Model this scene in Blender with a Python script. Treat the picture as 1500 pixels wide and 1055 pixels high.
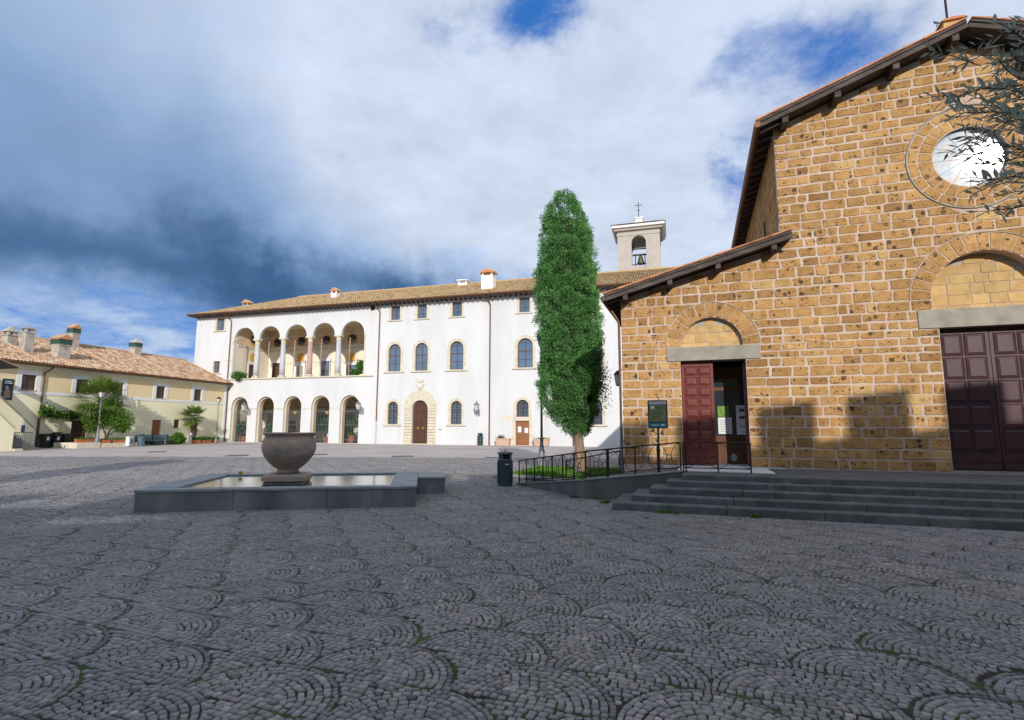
import bpy, bmesh, math, random
import numpy as np
from mathutils import Vector, Matrix
from mathutils.geometry import tessellate_polygon

for o in list(bpy.data.objects):
    bpy.data.objects.remove(o, do_unlink=True)
random.seed(7)
RNG = np.random.default_rng(11)
SC = bpy.context.scene
COL = SC.collection
R_ = math.radians

# ---------------------------------------------------------------- camera
PITCH, ROLL, EYE = R_(7.271), R_(0.174), 1.65
cp, sp, cr, sr = math.cos(PITCH), math.sin(PITCH), math.cos(ROLL), math.sin(ROLL)
CAMR = Matrix(((1, 0, 0), (0, cp, -sp), (0, sp, cp))) @ Matrix(((cr, 0, -sr), (0, 1, 0), (sr, 0, cr)))
cam_data = bpy.data.cameras.new('camera')
cam_data.sensor_width = 36.0
cam_data.sensor_fit = 'HORIZONTAL'
cam_data.lens = 36.0 * 780.0 / 1500.0
cam_data.clip_start = 0.05
cam_data.clip_end = 3000.0
cam = bpy.data.objects.new('camera', cam_data)
COL.objects.link(cam)
cx, cy, cz = CAMR.col[0], CAMR.col[2], -CAMR.col[1]
cam.matrix_world = Matrix(((cx[0], cy[0], cz[0], 0), (cx[1], cy[1], cz[1], 0), (cx[2], cy[2], cz[2], EYE), (0, 0, 0, 1)))
SC.camera = cam
SC.render.resolution_x, SC.render.resolution_y = 1024, 720

# ---------------------------------------------------------------- node helpers
class NT:
    def __init__(s, tree):
        s.t = tree
        s.x = 0
    def n(s, typ, **kw):
        nd = s.t.nodes.new(typ)
        s.x += 40
        nd.location = (s.x, 0)
        for k, v in kw.items():
            setattr(nd, k, v)
        return nd
    def link(s, a, b):
        s.t.links.new(a, b)
    def put(s, sock, v):
        if isinstance(v, bpy.types.NodeSocket):
            s.link(v, sock)
        elif v is not None:
            if sock.type == 'RGBA' and len(v) == 3:
                v = (*v, 1)
            sock.default_value = v
    def math(s, op, a, b=None, c=None, clamp=False):
        nd = s.n('ShaderNodeMath', operation=op, use_clamp=clamp)
        s.put(nd.inputs[0], a)
        if b is not None: s.put(nd.inputs[1], b)
        if c is not None: s.put(nd.inputs[2], c)
        return nd.outputs[0]
    def mix(s, f, a, b, mode='MIX'):
        nd = s.n('ShaderNodeMixRGB', blend_type=mode)
        s.put(nd.inputs[0], f); s.put(nd.inputs[1], a); s.put(nd.inputs[2], b)
        return nd.outputs[0]
    def noise(s, vec, scale, detail=5, rough=.55, out=0, dist=0):
        nd = s.n('ShaderNodeTexNoise')
        if vec is not None: s.link(vec, nd.inputs['Vector'])
        nd.inputs['Scale'].default_value = scale
        nd.inputs['Detail'].default_value = detail
        nd.inputs['Roughness'].default_value = rough
        nd.inputs['Distortion'].default_value = dist
        return nd.outputs[out]
    def ramp(s, f, stops, interp='LINEAR'):
        nd = s.n('ShaderNodeValToRGB')
        cr_ = nd.color_ramp
        cr_.interpolation = interp
        while len(cr_.elements) < len(stops):
            cr_.elements.new(.5)
        for e, (p, c) in zip(cr_.elements, stops):
            e.position = p
            e.color = (c, c, c, 1) if isinstance(c, (int, float)) else (*c, 1)
        s.link(f, nd.inputs[0])
        return nd.outputs[0]
    def sstep(s, v, a, b):
        nd = s.n('ShaderNodeMapRange', interpolation_type='SMOOTHSTEP')
        s.put(nd.inputs[0], v)
        nd.inputs[1].default_value = a; nd.inputs[2].default_value = b
        return nd.outputs[0]

# ---------------------------------------------------------------- world: sky and clouds
SUN_EL, SUN_AZ = 21.5, 174.6          # azimuth clockwise from +Y
sun_dir = Vector((math.sin(R_(SUN_AZ)) * math.cos(R_(SUN_EL)), math.cos(R_(SUN_AZ)) * math.cos(R_(SUN_EL)), math.sin(R_(SUN_EL))))
W = bpy.data.worlds.new('World')
SC.world = W
W.use_nodes = True
wt = NT(W.node_tree)
W.node_tree.nodes.clear()
sky = wt.n('ShaderNodeTexSky', sky_type='NISHITA')
sky.sun_disc = False
sky.sun_elevation = R_(SUN_EL)
sky.sun_rotation = R_(SUN_AZ)
sky.air_density = 1.0; sky.dust_density = 0.6; sky.ozone_density = 2.0
tc = wt.n('ShaderNodeTexCoord').outputs['Generated']
sep = wt.n('ShaderNodeSeparateXYZ'); wt.link(tc, sep.inputs[0])
X, Y, Z = sep.outputs
zc = wt.math('ADD', wt.math('MAXIMUM', Z, 0.0), 0.16)
comb = wt.n('ShaderNodeCombineXYZ')
wt.link(wt.math('DIVIDE', X, zc), comb.inputs[0]); wt.link(wt.math('DIVIDE', Y, zc), comb.inputs[1])
plane = comb.outputs[0]
n1 = wt.noise(plane, 0.75, 9, .58, dist=.25)
n2 = wt.noise(plane, 3.4, 10, .64)
n3 = wt.noise(tc, 2.2, 7, .55)
wob = wt.math('MULTIPLY', wt.math('SUBTRACT', n3, .5), 26.0)
wob2 = wt.math('MULTIPLY', wt.math('SUBTRACT', wt.noise(tc, 4.5, 9, .64), .5), 13.0)
az = wt.math('ADD', wt.math('MULTIPLY', wt.math('ARCTAN2', X, Y), 57.2958), wob)
el = wt.math('ADD', wt.math('MULTIPLY', wt.math('ARCSINE', Z), 57.2958), wob2)
def blob(a0, e0, sa, se, amp):
    da = wt.math('DIVIDE', wt.math('SUBTRACT', az, a0), sa)
    de = wt.math('DIVIDE', wt.math('SUBTRACT', el, e0), se)
    q = wt.math('ADD', wt.math('MULTIPLY', da, da), wt.math('MULTIPLY', de, de))
    return wt.math('MULTIPLY', wt.math('EXPONENT', wt.math('MULTIPLY', q, -1.0)), amp)
def addall(l):
    r = l[0]
    for k in l[1:]: r = wt.math('ADD', r, k)
    return r
# gaps of blue between the clouds, thin cloud near the western horizon
holes = addall([blob(4.8, 41.5, 4.4, 4.6, .80), blob(-3.5, 38.5, 4, 3, .38), blob(26, 35, 5.5, 3.2, .40), blob(25.5, 24.5, 3.6, 5.5, .60),
                blob(33, 31, 5, 3.2, .46), blob(-44, 7.5, 24, 4.2, .42), blob(-27, 9, 5, 3.0, .4), blob(110, 30, 14, 9, .6), blob(-120, 34, 16, 10, .6), blob(170, 48, 18, 10, .55)])
holes = wt.math('MULTIPLY', holes, wt.math('ADD', wt.math('MULTIPLY', wt.noise(plane, 3.0, 10, .68, dist=.5), 2.4), -.28))
cover = wt.sstep(wt.math('SUBTRACT', wt.math('ADD', wt.math('ADD', wt.math('MULTIPLY', n1, .55), wt.math('MULTIPLY', n2, 1.05)), .06), holes), .12, .74)
# deep grey-blue bellies of the rain cloud
dark = addall([blob(-42, 13.8, 24, 4.0, .66), blob(-18, 12.3, 13, 3.8, .68), blob(-8, 11.5, 10, 3.4, .52), blob(-38, 20, 25, 9, .40), blob(8, 12, 14, 5, .26),
               blob(-46, 34, 18, 14, .26), blob(95, 15, 30, 6, .6), blob(-125, 15, 30, 6, .6)])
dark = wt.math('ADD', dark, wt.math('ADD', wt.math('MULTIPLY', wt.math('SUBTRACT', n1, .5), .6), wt.math('MULTIPLY', wt.math('SUBTRACT', n2, .5), .30)))
light_patch = addall([blob(2, 27, 12, 9, .30), blob(-12, 32, 9, 8, .16), blob(-17.5, 11.5, 3.2, 2.6, .65), blob(14, 24, 9, 8, .18)])
dark = wt.math('SUBTRACT', dark, light_patch, clamp=True)
ccol = wt.ramp(dark, [(0.0, (.60, .68, .83)), (.20, (.41, .53, .74)), (.45, (.235, .36, .585)), (.74, (.115, .215, .40)), (1.0, (.048, .118, .255))])
ccol = wt.mix(1.0, ccol, wt.ramp(n2, [(.28, .84), (.72, 1.14)]), 'MULTIPLY')
ccol = wt.mix(1.0, ccol, (9.6, 9.6, 9.6), 'MULTIPLY')
skyc = wt.mix(.70, wt.mix(1.0, sky.outputs[0], (.50, .78, 1.14), 'MULTIPLY'), (.34, 1.75, 5.8))
final = wt.mix(cover, skyc, ccol)
bg = wt.n('ShaderNodeBackground'); wt.link(final, bg.inputs[0]); bg.inputs[1].default_value = 0.10
wo = wt.n('ShaderNodeOutputWorld'); wt.link(bg.outputs[0], wo.inputs[0])

# ---------------------------------------------------------------- sun, exposure
sl = bpy.data.lights.new('sun', 'SUN')
sl.energy = 3.5
sl.angle = R_(0.53)
sl.color = (1.0, .94, .855)
sun = bpy.data.objects.new('sun', sl)
COL.objects.link(sun)
sun.rotation_euler = (-sun_dir).to_track_quat('-Z', 'Y').to_euler()
sun.location = sun_dir * 200
SC.view_settings.view_transform = 'Standard'
SC.view_settings.look = 'None'
SC.view_settings.exposure = 0.15
SC.view_settings.gamma = 1.0
SC.view_settings.use_curve_mapping = False

# ---------------------------------------------------------------- mesh helpers
class MB:
    def __init__(s):
        s.v = []; s.f = []; s.t = []
    def vert(s, p):
        s.v.append((float(p[0]), float(p[1]), float(p[2]))); return len(s.v) - 1
    def face(s, pts, tint=.5):
        s.f.append([s.vert(p) for p in pts]); s.t.append(tint)
    def box(s, x0, x1, y0, y1, z0, z1, tint=.5):
        a = [s.vert(p) for p in ((x0, y0, z0), (x1, y0, z0), (x1, y1, z0), (x0, y1, z0), (x0, y0, z1), (x1, y0, z1), (x1, y1, z1), (x0, y1, z1))]
        for q in ((3, 2, 1, 0), (4, 5, 6, 7), (0, 1, 5, 4), (1, 2, 6, 5), (2, 3, 7, 6), (3, 0, 4, 7)):
            s.f.append([a[i] for i in q]); s.t.append(tint)
        return s
    def bbox(s, x0, x1, y0, y1, z0, z1, b=.02, tint=.5):
        """box with chamfered vertical and top edges"""
        b = min(b, (x1 - x0) * .45, (y1 - y0) * .45, (z1 - z0) * .45)
        def ring(i, z):
            return [(x0 + i + b, y0 + i, z), (x1 - i - b, y0 + i, z), (x1 - i, y0 + i + b, z), (x1 - i, y1 - i - b, z), (x1 - i - b, y1 - i, z), (x0 + i + b, y1 - i, z), (x0 + i, y1 - i - b, z), (x0 + i, y0 + i + b, z)]
        s.loft([ring(0, z0), ring(0, z1 - b), ring(b * .8, z1)], tint=tint)
        return s
    def loft(s, rings, cap=True, closed=True, tint=.5):
        idx = [[s.vert(p) for p in r] for r in rings]
        n = len(rings[0])
        for a, b in zip(idx[:-1], idx[1:]):
            for i in range(n if closed else n - 1):
                j = (i + 1) % n
                s.f.append([a[i], a[j], b[j], b[i]]); s.t.append(tint)
        if cap:
            s.f.append(idx[0][::-1]); s.t.append(tint)
            s.f.append(idx[-1]); s.t.append(tint)
        return s
    def tube(s, pts, r, n=6, cap=True, tint=.5, closed=False):
        pts = [Vector(p) for p in pts]
        rs = r if isinstance(r, (list, tuple)) else [r] * len(pts)
        rings = []
        prev = None
        m = len(pts)
        for i, p in enumerate(pts):
            if closed:
                d = pts[(i + 1) % m] - pts[i - 1]
            else:
                d = pts[min(i + 1, m - 1)] - pts[max(i - 1, 0)]
            if d.length < 1e-9: d = Vector((0, 0, 1))
            d.normalize()
            if prev is None:
                up = Vector((0, 0, 1)) if abs(d.z) < .9 else Vector((1, 0, 0))
            else:
                up = prev
            a = d.cross(up)
            if a.length < 1e-6: a = d.orthogonal()
            a.normalize()
            b = a.cross(d).normalized()
            prev = b
            rings.append([p + (a * math.cos(2 * math.pi * k / n) + b * math.sin(2 * math.pi * k / n)) * rs[i] for k in range(n)])
        if closed:
            rings.append(rings[0]); cap = False
        return s.loft(rings, cap=cap, tint=tint)
    def lathe(s, prof, c=(0, 0), n=16, cap=True, tint=.5):
        return s.loft([[(c[0] + r * math.cos(2 * math.pi * k / n), c[1] + r * math.sin(2 * math.pi * k / n), z) for k in range(n)] for r, z in prof], cap=cap, tint=tint)
    def prism_y(s, poly, y0, y1, tint=.5):
        """polygon in x,z extruded from y0 to y1"""
        return s.loft([[(x, y0, z) for x, z in poly], [(x, y1, z) for x, z in poly]], tint=tint)
    def prism_z(s, poly, z0, z1, tint=.5):
        return s.loft([[(x, y, z0) for x, y in poly], [(x, y, z1) for x, y in poly]], tint=tint)
    def holed(s, outer, holes, y0, y1, reveal=None, tint=.5):
        """wall in the x,z plane with openings; front at y0, reveals to y1"""
        polys = [outer] + holes
        tri = tessellate_polygon([[Vector((x, z, 0)) for x, z in p] for p in polys])
        flat = [p for q in polys for p in q]
        ix = [s.vert((x, y0, z)) for x, z in flat]
        for t in tri:
            s.f.append([ix[i] for i in t]); s.t.append(tint)
        for p in polys:
            a = [s.vert((x, y0, z)) for x, z in p]; b = [s.vert((x, y1, z)) for x, z in p]
            for i in range(len(p)):
                j = (i + 1) % len(p)
                s.f.append([a[i], a[j], b[j], b[i]]); s.t.append(tint)
        return s
    def ringband(s, prof_in, prof_out, y0, y1, tint=.5):
        """flat band between two open x,z polylines of equal length, thickness y0..y1"""
        n = len(prof_in)
        r = [[(x, y0, z) for x, z in prof_in], [(x, y0, z) for x, z in prof_out], [(x, y1, z) for x, z in prof_out], [(x, y1, z) for x, z in prof_in]]
        ix = [[s.vert(p) for p in q] for q in r]
        for k in range(4):
            a, b = ix[k], ix[(k + 1) % 4]
            for i in range(n - 1):
                s.f.append([a[i], a[i + 1], b[i + 1], b[i]]); s.t.append(tint)
        for i in (0, n - 1):
            s.f.append([ix[k][i] for k in range(4)]); s.t.append(tint)
        return s
    def build(s, name, mat, parent=None, smooth=False):
        me = bpy.data.meshes.new(name)
        me.from_pydata(s.v, [], s.f)
        at = me.attributes.new('tint', 'FLOAT', 'FACE')
        at.data.foreach_set('value', s.t)
        if smooth:
            me.polygons.foreach_set('use_smooth', [True] * len(me.polygons))
        me.materials.append(mat)
        bm = bmesh.new(); bm.from_mesh(me); bmesh.ops.recalc_face_normals(bm, faces=bm.faces); bm.to_mesh(me); bm.free()
        o = bpy.data.objects.new(name, me)
        COL.objects.link(o)
        if parent is not None: o.parent = parent
        return o

def np_mesh(name, verts, faces, tints, mat, parent=None, smooth=False):
    """verts (N,3), faces (M,k) all with the same k"""
    me = bpy.data.meshes.new(name)
    m, k = faces.shape
    me.vertices.add(len(verts)); me.vertices.foreach_set('co', np.asarray(verts, dtype=np.float32).ravel())
    me.loops.add(m * k); me.loops.foreach_set('vertex_index', faces.astype(np.int32).ravel())
    me.polygons.add(m); me.polygons.foreach_set('loop_start', np.arange(0, m * k, k, dtype=np.int32))
    me.polygons.foreach_set('loop_total', np.full(m, k, dtype=np.int32))
    if smooth: me.polygons.foreach_set('use_smooth', np.ones(m, dtype=bool))
    at = me.attributes.new('tint', 'FLOAT', 'FACE'); at.data.foreach_set('value', np.asarray(tints, dtype=np.float32))
    me.update(calc_edges=True)
    me.materials.append(mat)
    o = bpy.data.objects.new(name, me); COL.objects.link(o)
    if parent is not None: o.parent = parent
    return o

def tag(o, label=None, cat=None, group=None, kind=None):
    if label: o['label'] = label
    if cat: o['category'] = cat
    if group: o['group'] = group
    if kind: o['kind'] = kind
    return o
def thing(name, label, cat, loc=(0, 0, 0), rot=0.0, group=None):
    o = bpy.data.objects.new(name, None)
    o.empty_display_size = .3
    COL.objects.link(o)
    o.location = loc; o.rotation_euler = (0, 0, R_(rot))
    return tag(o, label, cat, group)
def copy_tree(o, parent=None):
    c = o.copy(); COL.objects.link(c); c.parent = parent
    for ch in list(o.children): copy_tree(ch, c)
    return c

def arc(cx_, cz_, r, a0=180, a1=0, n=16, rz=None):
    rz = r if rz is None else rz
    return [(cx_ + r * math.cos(R_(a0 + (a1 - a0) * i / n)), cz_ + rz * math.sin(R_(a0 + (a1 - a0) * i / n))) for i in range(n + 1)]
def arch_poly(c, w, z0, zs, rise=None, n=16):
    """closed polygon: flat bottom z0, springing zs, round head"""
    return [(c + w / 2, z0), (c - w / 2, z0)][::-1][0:0] + [(c - w / 2, z0)] + arc(c, zs, w / 2, 180, 0, n, rise) + [(c + w / 2, z0)]
def rect(x0, x1, z0, z1):
    return [(x0, z0), (x0, z1), (x1, z1), (x1, z0)]
def circ(c, z, r, n=40):
    return [(c + r * math.cos(2 * math.pi * k / n), z + r * math.sin(2 * math.pi * k / n)) for k in range(n)]

# ---------------------------------------------------------------- materials
def mat(name, cols, scale=3.0, rough=.85, bump=.15, bscale=25.0, tint=.0, metallic=0.0, spec=.3, stops=None, stretch=None, dirt=None):
    m = bpy.data.materials.new(name); m.use_nodes = True
    m.node_tree.nodes.clear()
    t = NT(m.node_tree)
    pos = t.n('ShaderNodeNewGeometry').outputs['Position']
    vec = pos
    if stretch:
        mp = t.n('ShaderNodeMapping'); mp.inputs['Scale'].default_value = stretch
        t.link(pos, mp.inputs['Vector']); vec = mp.outputs[0]
    f = t.noise(vec, scale, 7, .6)
    k = len(cols)
    stops = stops or [(.30 + .4 * i / max(1, k - 1)) for i in range(k)]
    c = t.ramp(f, list(zip(stops, cols)))
    if dirt:     # (colour, scale, lo, hi): stains with a shape of their own
        df = t.sstep(t.noise(vec, dirt[1], 6, .65), dirt[2], dirt[3])
        c = t.mix(t.math('MULTIPLY', df, dirt[4] if len(dirt) > 4 else .7), c, dirt[0])
    if tint:
        a = t.n('ShaderNodeAttribute', attribute_name='tint').outputs['Fac']
        g = t.math('ADD', t.math('MULTIPLY', t.math('SUBTRACT', a, .5), tint * 2), 1.0)
        c = t.mix(1.0, c, g, 'MULTIPLY')
    b = t.n('ShaderNodeBsdfPrincipled')
    t.put(b.inputs['Base Color'], c)
    b.inputs['Roughness'].default_value = rough
    b.inputs['Metallic'].default_value = metallic
    b.inputs['Specular IOR Level'].default_value = spec
    if bump:
        bn = t.n('ShaderNodeBump'); bn.inputs['Strength'].default_value = bump; bn.inputs['Distance'].default_value = .03
        t.link(t.noise(vec, bscale, 6, .6), bn.inputs['Height']); t.link(bn.outputs[0], b.inputs['Normal'])
    o = t.n('ShaderNodeOutputMaterial'); t.link(b.outputs[0], o.inputs[0])
    return m

def foliage(name, dark_, light_, trans=.25, scale=1.2):
    m = bpy.data.materials.new(name); m.use_nodes = True
    m.node_tree.nodes.clear(); t = NT(m.node_tree)
    a = t.n('ShaderNodeAttribute', attribute_name='tint').outputs['Fac']
    pos = t.n('ShaderNodeNewGeometry').outputs['Position']
    f = t.math('ADD', t.math('MULTIPLY', a, .65), t.math('MULTIPLY', t.noise(pos, scale, 4), .45))
    c = t.ramp(f, [(.15, dark_), (.85, light_)])
    d = t.n('ShaderNodeBsdfPrincipled'); t.put(d.inputs['Base Color'], c); d.inputs['Roughness'].default_value = .6; d.inputs['Specular IOR Level'].default_value = .25
    tr = t.n('ShaderNodeBsdfTranslucent'); t.put(tr.inputs[0], c)
    mx = t.n('ShaderNodeMixShader'); mx.inputs[0].default_value = trans
    t.link(d.outputs[0], mx.inputs[1]); t.link(tr.outputs[0], mx.inputs[2])
    o = t.n('ShaderNodeOutputMaterial'); t.link(mx.outputs[0], o.inputs[0])
    return m

def tuff_material():
    m = bpy.data.materials.new('tuff_stone'); m.use_nodes = True
    m.node_tree.nodes.clear(); t = NT(m.node_tree)
    pos = t.n('ShaderNodeNewGeometry').outputs['Position']
    a = t.n('ShaderNodeAttribute', attribute_name='tint').outputs['Fac']
    c = t.ramp(t.noise(pos, 5.0, 7, .65), [(.3, (.345, .192, .070)), (.5, (.455, .262, .103)), (.72, (.545, .335, .148))])
    g = t.math('ADD', t.math('MULTIPLY', t.math('SUBTRACT', a, .5), .55), 1.0)
    c = t.mix(1.0, c, g, 'MULTIPLY')
    c = t.mix(t.math('MULTIPLY', t.sstep(a, .80, .92), .6), c, (.56, .40, .185))
    c = t.mix(t.math('MULTIPLY', t.sstep(a, .22, .08), .5), c, (.30, .150, .062))
    c = t.mix(1.0, c, t.ramp(t.noise(pos, .55, 6, .62), [(.32, (.80, .78, .76)), (.62, (1.06, 1.05, 1.04))]), 'MULTIPLY')
    # lava clasts: dark angular inclusions of two sizes
    wv = t.n('ShaderNodeVectorMath', operation='ADD'); t.link(pos, wv.inputs[0])
    sc = t.n('ShaderNodeVectorMath', operation='SCALE'); t.link(t.noise(pos, 14, 3, out=1), sc.inputs[0]); sc.inputs['Scale'].default_value = .06
    t.link(sc.outputs[0], wv.inputs[1])
    fac = None
    for scale, thr, hi in ((8.0, .23, .60), (19.0, .20, .62), (44.0, .18, .72)):
        vo = t.n('ShaderNodeTexVoronoi'); vo.inputs['Scale'].default_value = scale; t.link(wv.outputs[0], vo.inputs['Vector'])
        sp_ = t.n('ShaderNodeSeparateColor'); t.link(vo.outputs['Color'], sp_.inputs[0])
        size = t.math('MULTIPLY', t.sstep(sp_.outputs[0], hi, 1.0), thr * 2.2)
        k = t.math('LESS_THAN', vo.outputs['Distance'], size)
        fac = k if fac is None else t.math('MAXIMUM', fac, k)
    clump = t.sstep(t.noise(pos, 1.7, 3), .36, .58)
    fac = t.math('MULTIPLY', fac, t.math('ADD', t.math('MULTIPLY', clump, .65), .32))
    c = t.mix(t.math('MULTIPLY', fac, .88), c, (.035, .028, .024))
    wht = t.sstep(t.noise(pos, 7.5, 2), .735, .75)
    c = t.mix(t.math('MULTIPLY', wht, .5), c, (.62, .58, .5))
    b = t.n('ShaderNodeBsdfPrincipled'); t.put(b.inputs['Base Color'], c); b.inputs['Roughness'].default_value = .92; b.inputs['Specular IOR Level'].default_value = .15
    h = t.math('SUBTRACT', t.noise(pos, 38, 6, .7), t.math('MULTIPLY', fac, .35))
    bn = t.n('ShaderNodeBump'); bn.inputs['Strength'].default_value = .55; bn.inputs['Distance'].default_value = .02
    t.link(h, bn.inputs['Height']); t.link(bn.outputs[0], b.inputs['Normal'])
    o = t.n('ShaderNodeOutputMaterial'); t.link(b.outputs[0], o.inputs[0])
    return m

def tile_material(name, cols, lichen=None):
    """roof tiles: colour changes from tile to tile through the mesh attribute"""
    m = bpy.data.materials.new(name); m.use_nodes = True
    m.node_tree.nodes.clear(); t = NT(m.node_tree)
    pos = t.n('ShaderNodeNewGeometry').outputs['Position']
    a = t.n('ShaderNodeAttribute', attribute_name='tint').outputs['Fac']
    c = t.ramp(a, [(i / (len(cols) - 1), k) for i, k in enumerate(cols)])
    if lichen:
        f = t.math('MULTIPLY', t.sstep(t.noise(pos, .9, 7, .7), .40, .62), .75)
        c = t.mix(f, c, lichen)
    c = t.mix(1.0, c, t.ramp(t.noise(pos, 9, 5), [(.3, .75), (.7, 1.15)]), 'MULTIPLY')
    b = t.n('ShaderNodeBsdfPrincipled'); t.put(b.inputs['Base Color'], c); b.inputs['Roughness'].default_value = .9; b.inputs['Specular IOR Level'].default_value = .15
    o = t.n('ShaderNodeOutputMaterial'); t.link(b.outputs[0], o.inputs[0])
    return m

def water_material():
    m = bpy.data.materials.new('water'); m.use_nodes = True
    m.node_tree.nodes.clear(); t = NT(m.node_tree)
    pos = t.n('ShaderNodeNewGeometry').outputs['Position']
    b = t.n('ShaderNodeBsdfPrincipled')
    b.inputs['Base Color'].default_value = (.05, .085, .08, 1); b.inputs['Roughness'].default_value = .03; b.inputs['IOR'].default_value = 1.45
    b.inputs['Specular IOR Level'].default_value = .7
    bn = t.n('ShaderNodeBump'); bn.inputs['Strength'].default_value = .10; bn.inputs['Distance'].default_value = .02
    t.link(t.noise(pos, 14, 4), bn.inputs['Height']); t.link(bn.outputs[0], b.inputs['Normal'])
    o = t.n('ShaderNodeOutputMaterial'); t.link(b.outputs[0], o.inputs[0])
    return m

def cobble_material():
    m = bpy.data.materials.new('cobble_stone'); m.use_nodes = True
    m.node_tree.nodes.clear(); t = NT(m.node_tree)
    pos = t.n('ShaderNodeNewGeometry').outputs['Position']
    a = t.n('ShaderNodeAttribute', attribute_name='tint').outputs['Fac']
    c = t.ramp(a, [(0, (.080, .080, .080)), (.35, (.215, .208, .203)), (.55, (.280, .266, .258)), (.75, (.345, .312, .298)), (1, (.48, .445, .42))])
    big = t.ramp(t.noise(pos, .35, 5, .6), [(.32, (.86, .90, .98)), (.68, (1.10, 1.04, 1.0))])
    c = t.mix(1.0, c, big, 'MULTIPLY')
    c = t.mix(1.0, c, t.ramp(t.noise(pos, 45, 5, .7), [(.25, .72), (.75, 1.2)]), 'MULTIPLY')
    c = t.mix(t.math('MULTIPLY', t.sstep(t.noise(pos, 8.5, 2, .5), .52, .66), .45), c, (.27, .215, .195))
    c = t.mix(t.math('MULTIPLY', t.sstep(t.noise(pos, 7.3, 2, .5), .56, .68), .45), c, (.17, .185, .20))
    stain = t.sstep(t.noise(pos, .9, 7, .68), .57, .70)
    c = t.mix(t.math('MULTIPLY', stain, .38), c, (.085, .082, .078))
    dust = t.sstep(t.noise(pos, .55, 6, .62), .56, .74)
    c = t.mix(t.math('MULTIPLY', dust, .35), c, (.34, .32, .31))
    mossy = t.math('MULTIPLY', t.sstep(t.noise(pos, 1.1, 6, .7), .58, .72), .30)
    c = t.mix(mossy, c, (.06, .085, .035))
    b = t.n('ShaderNodeBsdfPrincipled'); t.put(b.inputs['Base Color'], c)
    t.put(b.inputs['Roughness'], t.ramp(t.noise(pos, 20, 4), [(.3, .62), (.7, .85)])); b.inputs['Specular IOR Level'].default_value = .3
    bn = t.n('ShaderNodeBump'); bn.inputs['Strength'].default_value = .4; bn.inputs['Distance'].default_value = .012
    t.link(t.noise(pos, 60, 5, .65), bn.inputs['Height']); t.link(bn.outputs[0], b.inputs['Normal'])
    o = t.n('ShaderNodeOutputMaterial'); t.link(b.outputs[0], o.inputs[0])
    return m

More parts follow.
